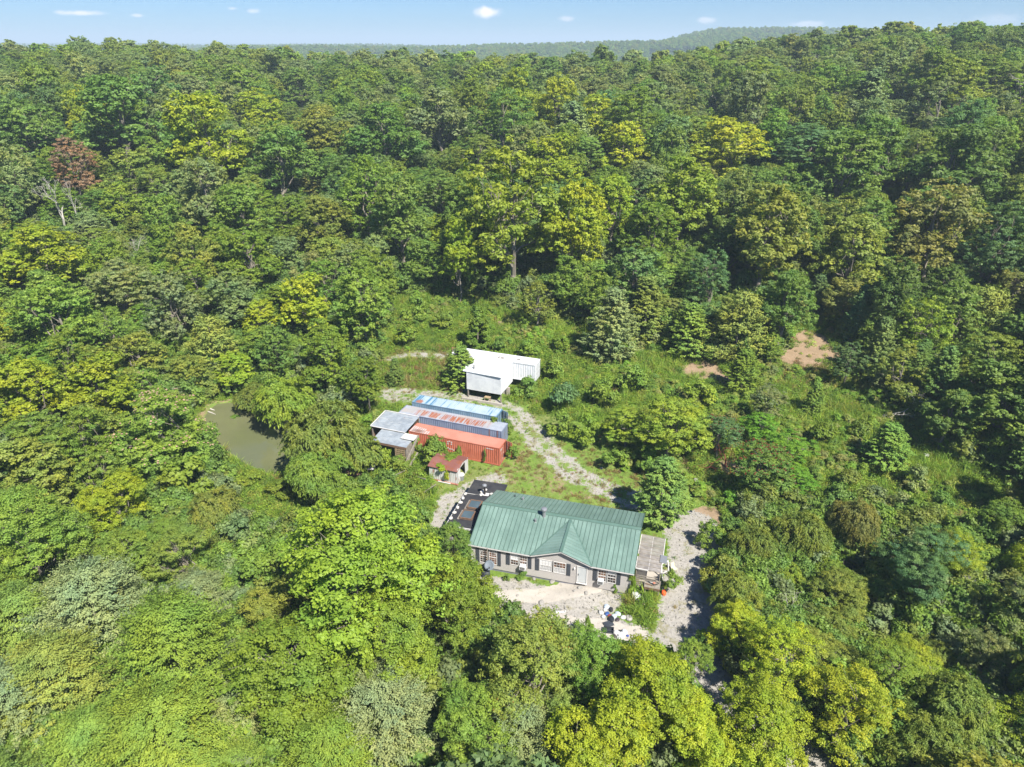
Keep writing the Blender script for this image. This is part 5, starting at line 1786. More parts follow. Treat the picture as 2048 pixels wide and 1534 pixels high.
FEAT = [
    # kind, u, v, width px, height/width, tint, turn, label
    ('broad', 700, 1150, 395, 1.08, 'fresh', .1, 'largest bright green tree, left of the house front, its crown reaching over the drive'),
    ('broad', 600, 1350, 300, 1.0, 'bright', .1, 'mid-sized green tree just below and left of the largest one'),
    ('broad', 770, 1290, 240, 1.2, 'lime', .1, 'lime green tree between the largest bright tree and the foreground cedars'),
    ('broad', 905, 1210, 200, 1.2, 'bright', .3, 'leafy tree whose crown tip covers the left end of the concrete ramp'),
    ('broad', 1065, 1350, 250, 1.15, 'olive', 1.0, 'olive tree with scattered orange leaves below the middle of the house'),
    ('broad', 1180, 1330, 150, 1.3, 'mid', .6, 'narrow green tree below the black crate on the slab'),
    ('broad', 1290, 1390, 240, 1.1, 'yellow', .5, 'yellow-green tree at the bottom below the concrete slab'),
    ('broad', 1220, 1500, 260, 1.0, 'yellow', .5, 'yellowish tree cut by the bottom edge right of centre'),
    ('broad', 1375, 1480, 190, 1.1, 'yellow', .5, 'golden green tree at the bottom beside the hidden drive'),
    ('broad', 1385, 1330, 90, 1.6, 'mid', .4, 'small green tree at the left edge of the lower drive'),
    ('roundcedar', 770, 1440, 190, 1.15, 'grey', 0, 'grey-green feathery cedar at the bottom left of centre'),
    ('broad', 960, 1450, 200, 1.1, 'mid', .5, 'mid-green tree at the bottom, left of the orange-flecked one'),
    ('roundcedar', 1040, 1480, 170, 1.1, 'grey', 0, 'blue-grey cedar at the bottom below the orange-flecked tree'),
    ('roundcedar', 355, 1320, 220, 1.3, 'bright', 0, 'large yellow-green cedar in the lower left foreground'),
    ('roundcedar', 330, 1480, 230, 1.0, 'bright', 0, 'bright cedar on the bottom edge, lower left'),
    ('roundcedar', 190, 1230, 200, 1.1, 'grey', 0, 'wide grey cedar left of the large yellow-green cedar'),
    ('roundcedar', 395, 1200, 110, 1.1, 'grey', 0, 'silvery grey cedar above the large yellow-green cedar'),
    ('roundcedar', 110, 1370, 190, 1.1, 'olive', 0, 'olive cedar near the lower left corner'),
    ('roundcedar', 20, 1420, 180, 1.1, 'grey', 0, 'grey-green cedar cut by the left edge at the bottom'),
    ('roundcedar', 185, 1500, 170, 1.0, 'mid', 0, 'green cedar at the bottom edge near the left corner'),
    ('roundcedar', 660, 1520, 190, 1.0, 'bright', 0, 'yellow-green cedar on the bottom edge below the big bright tree'),
    ('roundcedar', 475, 1420, 120, 1.3, 'pale', 0, 'pale silvery cedar between the yellow-green cedar and the big bright tree'),
    ('broad', 60, 1080, 210, 1.2, 'mid', .2, 'green broadleaf tree at the left edge below the middle'),
    ('broad', 70, 950, 170, 1.2, 'olive', .2, 'dull olive tree at the left edge level with the pond'),
    ('broad', 255, 1120, 150, 1.1, 'mid', .1, 'rounded green tree below the pink-flowered tree'),
    ('broad', 240, 1010, 150, 1.1, 'yellow', .2, 'yellow-green tree right below the pink-flowered tree'),
    ('open', 365, 1110, 150, 1.1, 'olive', .4, 'olive tree with brownish twigs below the pond'),
    ('willow', 425, 1020, 120, 1.0, 'olive', .3, 'brownish feathery tree just below the near end of the pond'),
    ('fine', 310, 870, 235, .8, 'mid', 0, 'broad mimosa tree dotted with pink flowers left of the pond'),
    ('fine', 285, 780, 90, .9, 'mid', 0, 'smaller mimosa with pink flowers above the broad one'),
    ('broad', 60, 790, 160, 1.1, 'yellow', .1, 'yellow-green tree at the left edge above the pond level'),
    ('broad', 205, 780, 150, 1.1, 'yellow', .1, 'yellow-green tree left of the smaller mimosa'),
    ('willow', 655, 870, 200, .95, 'olive', 0, 'largest willow hanging over the right bank of the pond'),
    ('willow', 565, 800, 150, 1.0, 'lime', 0, 'bright willow at the upper right of the pond'),
    ('willow', 645, 945, 140, 1.0, 'mid', 0, 'willow at the lower right end of the pond'),
    ('willow', 715, 910, 110, 1.0, 'olive', 0, 'small willow next to the tin roofed shed'),
    ('willow', 500, 790, 80, 1.0, 'olive', 0, 'small willow at the far end of the pond'),
    ('broad', 655, 725, 115, 1.2, 'bright', 0, 'bright sycamore left of the grassy track'),
    ('broad', 735, 760, 95, 1.3, 'bright', 0, 'bright sycamore above the tin roofed shed'),
    ('broad', 725, 610, 130, 1.4, 'mid', 0, 'tall green tree at the left end of the upper clearing'),
    ('broad', 610, 610, 120, 1.2, 'yellow', .1, 'yellow-green tree left of the upper clearing'),
    ('broad', 520, 640, 80, 1.2, 'yellow', .1, 'small yellow-green tree above the pond'),
    ('broad', 555, 700, 100, 1.2, 'deep', 0, 'deep green tree behind the bright willow'),
    ('roundcedar', 425, 690, 90, 1.3, 'olive', 0, 'brownish fine-leaved tree beyond the far end of the pond'),
    ('broad', 345, 620, 120, 1.4, 'grey', 0, 'grey-green tree in the middle of the left wood'),
    ('fine', 240, 580, 130, 1.1, 'pale', 0, 'pale feathery tree in the left wood'),
    ('broad', 90, 520, 190, .9, 'yellow', .2, 'broad yellow-green tree at the left edge in mid height'),
    ('broad', 110, 640, 170, 1.1, 'mid', .1, 'green tree at the left below the broad yellow-green one'),
    ('broad', 245, 410, 85, 1.2, 'lime', 0, 'bright lime tree right of the bare white tree'),
    ('cone', 955, 655, 62, 1.7, 'bright', 0, 'young bright cone-shaped tree behind the white container house'),
    ('broad', 915, 510, 85, 2.0, 'yellow', 0, 'slim yellow-green tree at the edge of the upper clearing'),
    ('open', 1020, 400, 250, 1.35, 'lime', 0, 'tall open tree with pale forked trunk behind the upper clearing'),
    ('broad', 1150, 460, 150, 1.5, 'yellow', .1, 'golden yellow tree right of the pale forked trunk'),
    ('open', 1075, 600, 90, 1.2, 'olive', 0, 'spreading olive tree at the top edge of the upper clearing'),
    ('cedar', 1225, 655, 100, 1.5, 'pale', 0, 'tall pale grey cedar right of the upper clearing'),
    ('cedar', 1292, 625, 90, 1.5, 'olive', 0, 'olive cedar behind the pale grey one'),
    ('cedar', 1380, 665, 80, 1.4, 'mid', 0, 'green cedar above the tan dirt patch'),
    ('roundcedar', 1478, 655, 110, 1.3, 'olive', 0, 'wide dark cedar beside the bare tan slope'),
    ('cedar', 1487, 745, 70, 1.3, 'bright', 0, 'small bright cedar between the two tan dirt patches'),
    ('cedar', 1325, 985, 104, 1.4, 'deep', 0, 'dense cedar at the rear right corner of the house'),
    ('fine', 1425, 560, 110, 1.4, 'teal', 0, 'blue-green locust tree above the wide dark cedar'),
    ('fine', 1175, 500, 70, 1.3, 'grey', 0, 'grey-green locust in front of the golden tree'),
    ('broad', 1570, 610, 120, 1.5, 'deep', 0, 'tall dark oak beside the steep tan slope'),
    ('broad', 1545, 690, 56, 1.2, 'mid', 0, 'smaller round oak at the foot of the tall dark one'),
    ('broad', 1530, 470, 190, 1.3, 'olive', .1, 'olive oak above the steep tan slope'),
    ('fine', 1700, 720, 80, 1.2, 'teal', 0, 'blue-green bushy tree right of the steep tan slope'),
    ('broad', 1790, 600, 120, 1.5, 'dark', 0, 'dark oak behind the trees with dead branches'),
    ('open', 1855, 650, 130, 1.3, 'lime', .1, 'yellow-green tree with dead grey branches at the right'),
    ('open', 1800, 740, 120, 1.1, 'olive', .1, 'olive tree above the shaded edge of the right clearing'),
    ('fine', 1990, 500, 150, 1.4, 'teal', 0, 'tall blue-green tree at the right edge'),
    ('broad', 1870, 460, 200, 1.2, 'brownish', .2, 'large brownish oak in the right wood'),
    ('roundcedar', 1965, 640, 110, 1.2, 'olive', 0, 'olive cedar at the right edge'),
    ('broad', 2000, 800, 200, 1.0, 'deep', 0, 'big dark tree at the right edge above the clearing'),
    ('broad', 1900, 830, 110, 1.3, 'dark', 0, 'dark tree throwing shade on the right clearing'),
    ('fine', 1440, 870, 110, .85, 'teal', 0, 'dark sumac thicket tree with red seed heads, upper part'),
    ('fine', 1515, 930, 150, .8, 'deep', 0, 'dark sumac with red seed heads beside the gravel'),
    ('fine', 1575, 895, 120, .75, 'neon', 0, 'vivid green sumac behind the dark one'),
    ('fine', 1520, 850, 90, .7, 'neon', 0, 'small vivid green sumac between the dark ones'),
    ('fine', 1600, 960, 90, .7, 'neon', 0, 'vivid green sumac at the right foot of the dark one'),
    ('fine', 1335, 850, 185, .8, 'lime', .1, 'wide bushy lime tree in the thicket behind the house'),
    ('fine', 1255, 850, 110, .8, 'lime', .1, 'bushy lime tree left of the widest one behind the house'),
    ('fine', 1535, 800, 80, 1.1, 'grey', 0, 'grey-green feathery young tree on the bank'),
    ('cedar', 1630, 800, 40, 1.7, 'mid', 0, 'slim vine-covered tree on the right bank'),
    ('cedar', 1775, 895, 90, 1.1, 'mid', 0, 'feathery green cedar on the right bank'),
    ('willow', 1595, 1060, 130, 1.2, 'olive', .2, 'olive feathery tree right of the gravel turn'),
    ('willow', 1700, 1030, 120, 1.4, 'brownish', .3, 'brown-green feathery tree above the creek'),
    ('willow', 1500, 1090, 110, 1.1, 'olive', .2, 'small olive tree at the right side of the drive'),
    ('willow', 1680, 1120, 110, 1.1, 'mid', .1, 'green feathery tree above the creek bend'),
    ('fine', 1850, 1110, 160, 1.2, 'teal', 0, 'large blue-green locust above the creek'),
    ('broad', 1472, 1255, 130, .95, 'yellow', .8, 'yellowish tree right of the lower drive'),
    ('open', 1560, 1320, 200, 1.0, 'yellow', .6, 'yellow-flecked open tree above the hidden creek'),
    ('open', 1700, 1400, 220, 1.0, 'yellow', .5, 'olive open tree over the muddy creek'),
    ('broad', 1520, 1450, 210, 1.0, 'yellow', .6, 'yellow-green tree near the bottom right of centre'),
    ('willow', 1660, 1235, 130, .8, 'olive', .1, 'low feathery bushy tree on the near bank of the creek'),
    ('willow', 1880, 1270, 120, .9, 'olive', .1, 'low willow right of the creek'),
    ('willow', 1930, 1430, 200, 1.0, 'olive', .1, 'feathery willow near the lower right corner'),
    ('willow', 1840, 1500, 170, 1.0, 'olive', .2, 'feathery olive tree on the bottom edge at the right'),
    ('open', 1990, 1280, 130, 1.1, 'pale', .1, 'pale green tree at the right edge below the rocky bank'),
    ('broad', 2010, 1040, 100, 1.2, 'mid', .1, 'green tree at the right edge where the bank ends'),
    ('broad', 905, 1090, 95, 1.2, 'deep', 0, 'dense deep green small tree at the left front corner of the house'),
    ('broad', 600, 180, 80, 1.3, 'deep', 0, 'deep green tree far up in the middle left of the wood'),
    ('broad', 515, 225, 110, 1.0, 'yellow', 0, 'golden yellow tree in the upper left of the wood'),
    ('broad', 1245, 300, 120, 1.1, 'yellow', 0, 'bright golden tree in the upper middle of the wood'),
    ('broad', 1450, 300, 170, .9, 'yellow', 0, 'wide yellow-green tree in the upper right of the wood'),
    ('broad', 1850, 245, 70, 1.0, 'lime', 0, 'small lime green tree high on the right slope'),
    ('broad', 410, 280, 180, 1.2, 'yellow', .1, 'big yellow-green tree above the bare white tree'),
    ('broad', 240, 240, 190, 1.1, 'deep', 0, 'large deep green tree in the upper left wood'),
    ('broad', 60, 270, 150, 1.1, 'deep', 0, 'deep green tree at the left edge, upper wood'),
    ('broad', 770, 280, 170, 1.0, 'deep', 0, 'wide deep green tree in the upper wood left of the middle'),
    ('broad', 880, 240, 150, 1.0, 'grey', 0, 'wide grey-green tree in the upper wood near the middle'),
    ('broad', 640, 270, 140, 1.0, 'olive', 0, 'wide olive tree in the upper wood left of the middle'),
    ('broad', 560, 320, 160, 1.1, 'deep', 0, 'dark rounded tree below the golden yellow one, upper left'),
    ('broad', 1360, 400, 170, 1.2, 'lime', 0, 'large lime green tree right of the golden yellow one behind the clearing'),
    ('broad', 1300, 470, 130, 1.2, 'bright', 0, 'bright tree right of the grey-green locust'),
    ('broad', 800, 430, 150, 1.3, 'deep', 0, 'tall deep green tree up left of the upper clearing'),
    ('fine', 960, 320, 110, 1.1, 'olive', 0, 'olive feathery tree above the tall open tree'),
    ('broad', 1100, 330, 140, 1.0, 'yellow', 0, 'yellowish tree above the golden one, upper middle'),
    ('broad', 1680, 350, 190, 1.1, 'deep', 0, 'large deep green oak in the upper right wood'),
    ('broad', 1700, 510, 160, 1.2, 'olive', 0, 'olive oak in the middle of the right wood'),
    ('fine', 1620, 300, 150, .8, 'teal', 0, 'wide dark feathery tree in the upper right wood'),
    ('broad', 1900, 340, 190, 1.1, 'dark', 0, 'large dark tree near the right edge, upper wood'),
    ('broad', 640, 450, 130, 1.1, 'olive', 0, 'olive tree with buff leaves left of the middle'),
    ('broad', 480, 430, 140, 1.1, 'mid', 0, 'rounded green tree in the left middle wood'),
    ('broad', 500, 520, 130, 1.1, 'bright', 0, 'bright tree left of the tall green one by the clearing'),
    ('fine', 145, 335, 100, 1.5, 'rust', 0, 'tree with rust-brown dying leaves in the left wood'),
    ('fine', 615, 375, 60, 1.2, 'brownish', .9, 'tree with orange-brown branch tips, left of the middle'),
]


def bare(u, v, wpx, ratio, k, label, base=False, mat=None, tilt=(0, 0)):
    x, y, H, W = solve('bare', u, v, wpx, ratio)
    o = bpy.data.objects.new('dead_tree', None); link(o)
    z = gz(x, y)
    o.location = (x, y, z); o.scale = (W / 8, W / 8, H / 12); o.rotation_euler = (tilt[0], tilt[1], k * 1.3)
    me_ = bm_[k % 3]
    if mat: me_ = me_.copy(); me_.materials[0] = mat
    t = bpy.data.objects.new('trunk', me_); link(t, o)
    tag(o, label, 'dead tree')
    placed.append((x, y, W * .2))
    PROT.append((u, v, wpx, wpx * ratio, project(x, y, z + H / 2)[2]))


def put_base(kind, u, v, H, W, tn, label, dz=0.0):
    """stand a plant on the ground point seen at u, v"""
    x, y, z = at(u, v)
    placed.append((x, y, W / 2))
    return put(kind, x, y, H, W, T[tn], label)


def inpoly(u, v, P):
    return poly_sd(np.array([u]), np.array([v]), P)[0] < 0


for f in FEAT:
    kind, u, v, wpx, ratio, tn, turn, lab = f
    x, y, H, W = solve(kind, u, v, wpx, ratio)
    placed.append((x, y, W / 2))
    PROT.append((u, v, wpx, wpx * ratio, project(x, y, gz(x, y) + H / 2)[2]))
    put(kind, x, y, H, W, T[tn], lab, turn=turn)
put_base('cedar', 924, 775, 6.6, 5.0, 'mid', 'small cedar standing against the front of the white container house')
put_base('cedar', 793, 770, 4.4, 2.6, 'deep', 'little dark cedar beside the grass track at the left end of the clearing')
bare(115, 400, 110, 1.3, 0, 'bare whitish dead tree in the left wood')
bare(270, 490, 45, 1.5, 1, 'small bare grey tree in the left wood below the lime tree')
bare(1835, 790, 90, .9, 2, 'bare grey dead crown at the foot of the right wood')
bare(1900, 640, 60, 1.2, 1, 'leafless grey branches among the yellow-green tree at right')
bare(1585, 1190, 75, 1.2, 2, 'bare thin grey sapling clump beside the creek')
bare(1930, 1160, 70, 1.4, 1, 'bare leaning sapling on the rocky bank at right')
bare(1870, 1190, 70, 1.2, 0, 'bare thin sapling left of the rocky bank')
bare(1880, 1480, 110, 1.0, 2, 'bare grey branching tree low at the right bottom')
bare(1910, 1350, 110, 1.4, 0, 'tall bare-limbed tree in the lower right')
bare(145, 400, 40, 3.2, 0, 'tall pale dead trunk beside the rust-brown tree')
bare(1215, 150, 34, 1.4, 1, 'grey leafless tree far off in the middle wood', )
bare(1425, 210, 44, 1.4, 0, 'grey leafless tree far off right of the middle')
bare(1800, 190, 40, 1.3, 2, 'grey leafless tree high on the right slope')
bare(1455, 895, 90, .8, 2, 'dead red-brown twiggy bush in front of the dark sumac', mat=M['red_twig'])
bare(860, 400, 40, 1.8, 1, 'thin pale leafless tree above the left end of the clearing')
bare(530, 1360, 60, 1.0, 2, 'bare tangled branches between the yellow-green cedar and the big bright tree')
bare(430, 1160, 40, 1.2, 1, 'small bare whitish branches below the pond trees')

# blossom of the mimosas and seed heads of the sumacs
def dots(name, host_lab, cols_, n, sz, zlo):
    for o in list(bpy.data.objects):
        if o.get('label') == host_lab:
            cr = [c for c in o.children if c.name.startswith('crown')][0]
            rg = np.random.default_rng(len(host_lab))
            nf = len(cr.data.polygons)
            cen = np.empty(nf * 3); cr.data.polygons.foreach_get('center', cen); cen = cen.reshape(-1, 3)
            nr = np.empty(nf * 3); cr.data.polygons.foreach_get('normal', nr); nr = nr.reshape(-1, 3)
            r2 = np.hypot(cen[:, 0], cen[:, 1])
            key = cen[:, 2] + rg.normal(0, 1.0, nf)
            # keep places high above their neighbours in plan
            cell = (np.round(cen[:, 0] / .42).astype(int) * 1000 + np.round(cen[:, 1] / .42).astype(int))
            order = np.argsort(-cen[:, 2]); _, fi = np.unique(cell[order], return_index=True)
            cand = order[fi]
            cand = cand[rg.permutation(len(cand))][:n]
            b = MB()
            for i in cand:
                c = cen[i] + np.array([0, 0, .18])
                for q_ in range(4):
                    a0 = rg.uniform(0, 6.3)
                    s_ = sz * rg.uniform(.6, 1.3)
                    o_ = c + rg.normal(0, sz * .5, 3)
                    d1 = np.array([cos(a0), sin(a0), rg.uniform(-.3, .5)]) * s_
                    d2 = np.array([-sin(a0), cos(a0), rg.uniform(-.3, .5)]) * s_
                    b.face([o_ - d1, o_ - d2, o_ + d1, o_ + d2])
            p = b.build(name, cols_, o)
            p['kind'] = 'stuff'


mp_ = N('pink_blossom'); mp_ = mp_.fin((.46, .29, .21), .8, .1)
mr_ = N('red_seed_head'); mr_ = mr_.fin((.15, .02, .02), .8, .1)
dots('blossom', 'broad mimosa tree dotted with pink flowers left of the pond', mp_, 190, .065, 0)
dots('blossom', 'smaller mimosa with pink flowers above the broad one', mp_, 90, .065, 0)
dots('seed_head', 'dark sumac thicket tree with red seed heads, upper part', mr_, 130, .08, 0)
dots('seed_head', 'dark sumac with red seed heads beside the gravel', mr_, 170, .08, 0)

# ------------------------------------------------ shrubs that can be told apart
SH = [
    (1053, 776, 56, .72, 'deep', 'dark green bush against the right end of the white container house'),
    (1012, 765, 22, 1.4, 'mid', 'thin vine bush at the front right corner of the white container house'),
    (868, 905, 60, 1.0, 'mid', 'leafy bush between the tin shed and the small white shed'),
    (770, 925, 50, .9, 'lime', 'bright bush in front of the dark opening of the tin shed'),
    (720, 925, 55, .9, 'lime', 'bright bush left of the tin shed front'),
    (800, 930, 45, .9, 'mid', 'bush under the sloping plank'),
    (760, 975, 70, .8, 'mid', 'wide low bush left of the small white shed'),
    (830, 975, 50, .7, 'bright', 'bright low bush in front of the small white shed'),
    (800, 1010, 80, .8, 'deep', 'dark pink-flowered bush left of the annex'),
    (740, 1000, 70, .8, 'teal', 'blue-green bush behind the big bright tree'),
    (850, 1040, 60, .9, 'deep', 'dark bush with pink flowers beside the annex wall'),
    (1293, 1080, 20, 1.6, 'mid', 'leafy bush between house gable and carport'),
    (1345, 1165, 45, 1.0, 'mid', 'green weedy bush right of the workbench'),
    (1230, 1177, 14, 1.5, 'mid', 'small leafy sapling against the right end of the house wall'),
    (1013, 1155, 16, 1.2, 'deep', 'dark vine at the post of the satellite dish'),
    (1045, 1150, 26, .6, 'deep', 'vine lying along the skirting right of the satellite dish'),
    (940, 1090, 30, 1.3, 'deep', 'dark bush touching the left gable of the house'),
    (1015, 855, 30, 1.2, 'deep', 'dark bush at the right end of the lavender container'),
    (1025, 905, 30, 1.0, 'mid', 'green bush right of the open end of the red container'),
    (1130, 800, 75, .9, 'teal', 'blue-green bush right of the white container house'),
    (1170, 860, 70, 1.0, 'bright', 'bright bush above the gravel track'),
    (1120, 850, 60, .9, 'mid', 'green bush left above the gravel track'),
    (1210, 790, 70, .9, 'mid', 'green bush in the thicket below the pale cedar'),
    (1260, 760, 70, .8, 'mid', 'low green bush below the pale grey cedar'),
    (1390, 850, 80, .9, 'mid', 'green bush left of the sumac'),
    (1400, 790, 70, .8, 'lime', 'lime bush below the tan dirt patch'),
    (1230, 920, 60, .7, 'mid', 'green bush at the bend of the gravel track'),
    (1300, 925, 60, .8, 'mid', 'bush just behind the dense cedar by the house'),
    (1650, 870, 70, .8, 'bright', 'bright bush on the middle of the right bank'),
    (1700, 960, 60, .8, 'olive', 'olive bush on the right bank'),
    (1720, 860, 50, .9, 'olive', 'olive bush above the feathery cedar on the bank'),
    (1830, 960, 60, .9, 'pale', 'pale bush on the lower right bank'),
    (1880, 1010, 60, .9, 'deep', 'dark bush near the shade line on the right bank'),
    (1800, 1010, 60, .9, 'pale', 'pale green bush above the blue-green locust'),
    (1460, 1000, 46, .7, 'neon', 'vivid low bush at the foot of the dark sumac'),
    (1545, 745, 26, 1.2, 'pale', 'silvery small bush at the edge of the steep tan slope'),
    (885, 640, 50, .8, 'mid', 'green bush below the slim yellow-green tree'),
    (830, 620, 60, .9, 'mid', 'green bush at the left end of the upper clearing'),
    (815, 670, 60, .8, 'bright', 'bright bush in the left part of the upper clearing'),
    (1000, 690, 40, .8, 'deep', 'dark bush right behind the white container house'),
    (1060, 700, 50, .8, 'mid', 'green bush behind the right half of the white container house'),
    (1110, 740, 60, .8, 'mid', 'green bush off the right end of the white container house'),
    (1120, 690, 50, .7, 'bright', 'bright low bush in the upper clearing'),
    (560, 985, 70, .5, 'bright', 'bright low bush at the near shore of the pond'),
    (500, 965, 60, .5, 'lime', 'lime ground bush at the left near shore of the pond'),
    (470, 830, 30, .6, 'mid', 'green bush at the far left shore of the pond'),
    (640, 1040, 60, .8, 'deep', 'dark bush below the willow at the pond end'),
    (950, 1135, 34, .7, 'lime', 'bright weeds at the left front corner of the house'),
    (925, 1150, 34, .8, 'bright', 'bright bush left of the white crate'),
    (1175, 1260, 24, 2.4, 'mid', 'slender green sapling beside the black crate'),
    (1420, 1070, 60, 1.0, 'mid', 'green bush at the right edge of the gravel turn'),
    (1440, 1150, 80, 1.0, 'olive', 'olive bush at the right edge of the drive'),
    (1420, 1120, 40, 1.0, 'deep', 'dark bush shading the right edge of the drive'),
    (1510, 1180, 80, .9, 'mid', 'green bush behind the bare sapling clump'),
    (1400, 1280, 40, 1.2, 'mid', 'green sapling bush on the right of the lower drive'),
]
VN = [(red, 1.6, -1.0, 0, 2.6, 2.2, 'deep', 'dark bush at the left end of the red container'), (red, 3.9, -.9, 0, 2.9, 2.6, 'bright', 'tall vines climbing the red container behind the white shed'),
      (red, 5.3, -.6, 0, 2.3, 1.5, 'deep', 'dark vine clump on the left part of the red container wall'), (red, 11.0, -.2, 0, 2.1, .55, 'deep', 'narrow dark vine climbing the right part of the red container'),
      (red, 7.4, -.35, 0, 2.0, .9, 'mid', 'dark vine beside the small shed on the red container'), (sh, 2.1, 2.4, 1.75, .8, 2.6, 'bright', 'vines lying on the roof of the small white shed'),
      (sh, 1.7, .1, 1.6, .6, 1.7, 'yellow', 'yellowish vine hanging over the front edge of the small shed roof'), (sh, 2.6, -.25, -.1, 1.9, .7, 'yellow', 'yellowish vine hanging down the front of the small white shed'),
      (far_c, 12.7, -.5, 1.6, 1.2, 1.5, 'bright', 'bright vine over the open end of the pale blue container'), (cp, 17.0, .25, -.2, 2.9, 1.0, 'lime', 'bright vine climbing the right front corner of the house'),
      (cp, 17.0, 3.3, 1.9, .9, .8, 'mid', 'vine tuft between the green roof and the carport roof')]
for (rt, a_, b_, zo, H, W, tn, lab) in VN:
    x, y, _ = loc2w(rt, (a_, b_, 0))
    o = put('shrub', x, y, H, W, T[tn], lab, cat='vine', name='vine')
    if zo: o.location.z = rt.location.z + zo
for (u, v, wpx, ratio, tn, lab) in SH:
    x, y, H, W = solve('shrub', u, v, wpx, ratio)
    put('shrub', x, y, H, W, T[tn], lab)
    placed.append((x, y, W * .35))

# ------------------------------------------------ the wood
TREE_PX = [(p[0], p[1]) for p in CLEAR_PX]
FILL = []
KEEP = [(590, 1070), (520, 1070), (470, 1000), (430, 930), (392, 860), (400, 815), (480, 800)]
rgF = np.random.default_rng(12)
pl = list(placed)
cells = {}
def near_ok(x, y, r_, k=.74):
    ci, cj = int(x // 12), int(y // 12)
    for i in range(ci - 1, ci + 2):
        for j in range(cj - 1, cj + 2):
            for (a, b, c) in cells.get((i, j), ()):
                if (a - x) ** 2 + (b - y) ** 2 < (k * (c + r_)) ** 2: return False
    return True
def reg(x, y, r_): cells.setdefault((int(x // 12), int(y // 12)), []).append((x, y, r_))
for p in placed: reg(*p)
cand = []
for band, n_ in (((18, 60), 3500), ((60, 130), 9000), ((130, 260), 22000), ((260, 470), 42000)):
    y = rgF.uniform(band[0], band[1], n_)
    x = rgF.uniform(-1, 1, n_) * (y * .80 + 26)
    cand.append(np.stack([x, y], 1))
cand = np.concatenate(cand)
csd = poly_sd(cand[:, 0], cand[:, 1], CLEAR)
psd = np.minimum(poly_sd(cand[:, 0], cand[:, 1], POND), poly_sd(cand[:, 0], cand[:, 1], CREEK) + 1.5)
dsd = line_d(cand[:, 0], cand[:, 1], DRIVE)
cz_ = ground_h(cand[:, 0], cand[:, 1])
sizes = rgF.uniform(0, 1, len(cand))
kindr = rgF.uniform(0, 1, len(cand))


def soft(q):
    """neighbours in one wood resemble each other"""
    a = np.array(T[q['tn']])
    m_ = np.array((.235, .285, .045)) if q['u'] > 1330 and q['v'] > 1000 else np.array((.175, .25, .052)) if q['u'] > 1330 else np.array((.19, .275, .046))
    return tuple(a * .75 + m_ * .25)


def pick(seq, t):
    return seq[min(len(seq) - 1, int(t * len(seq)))]


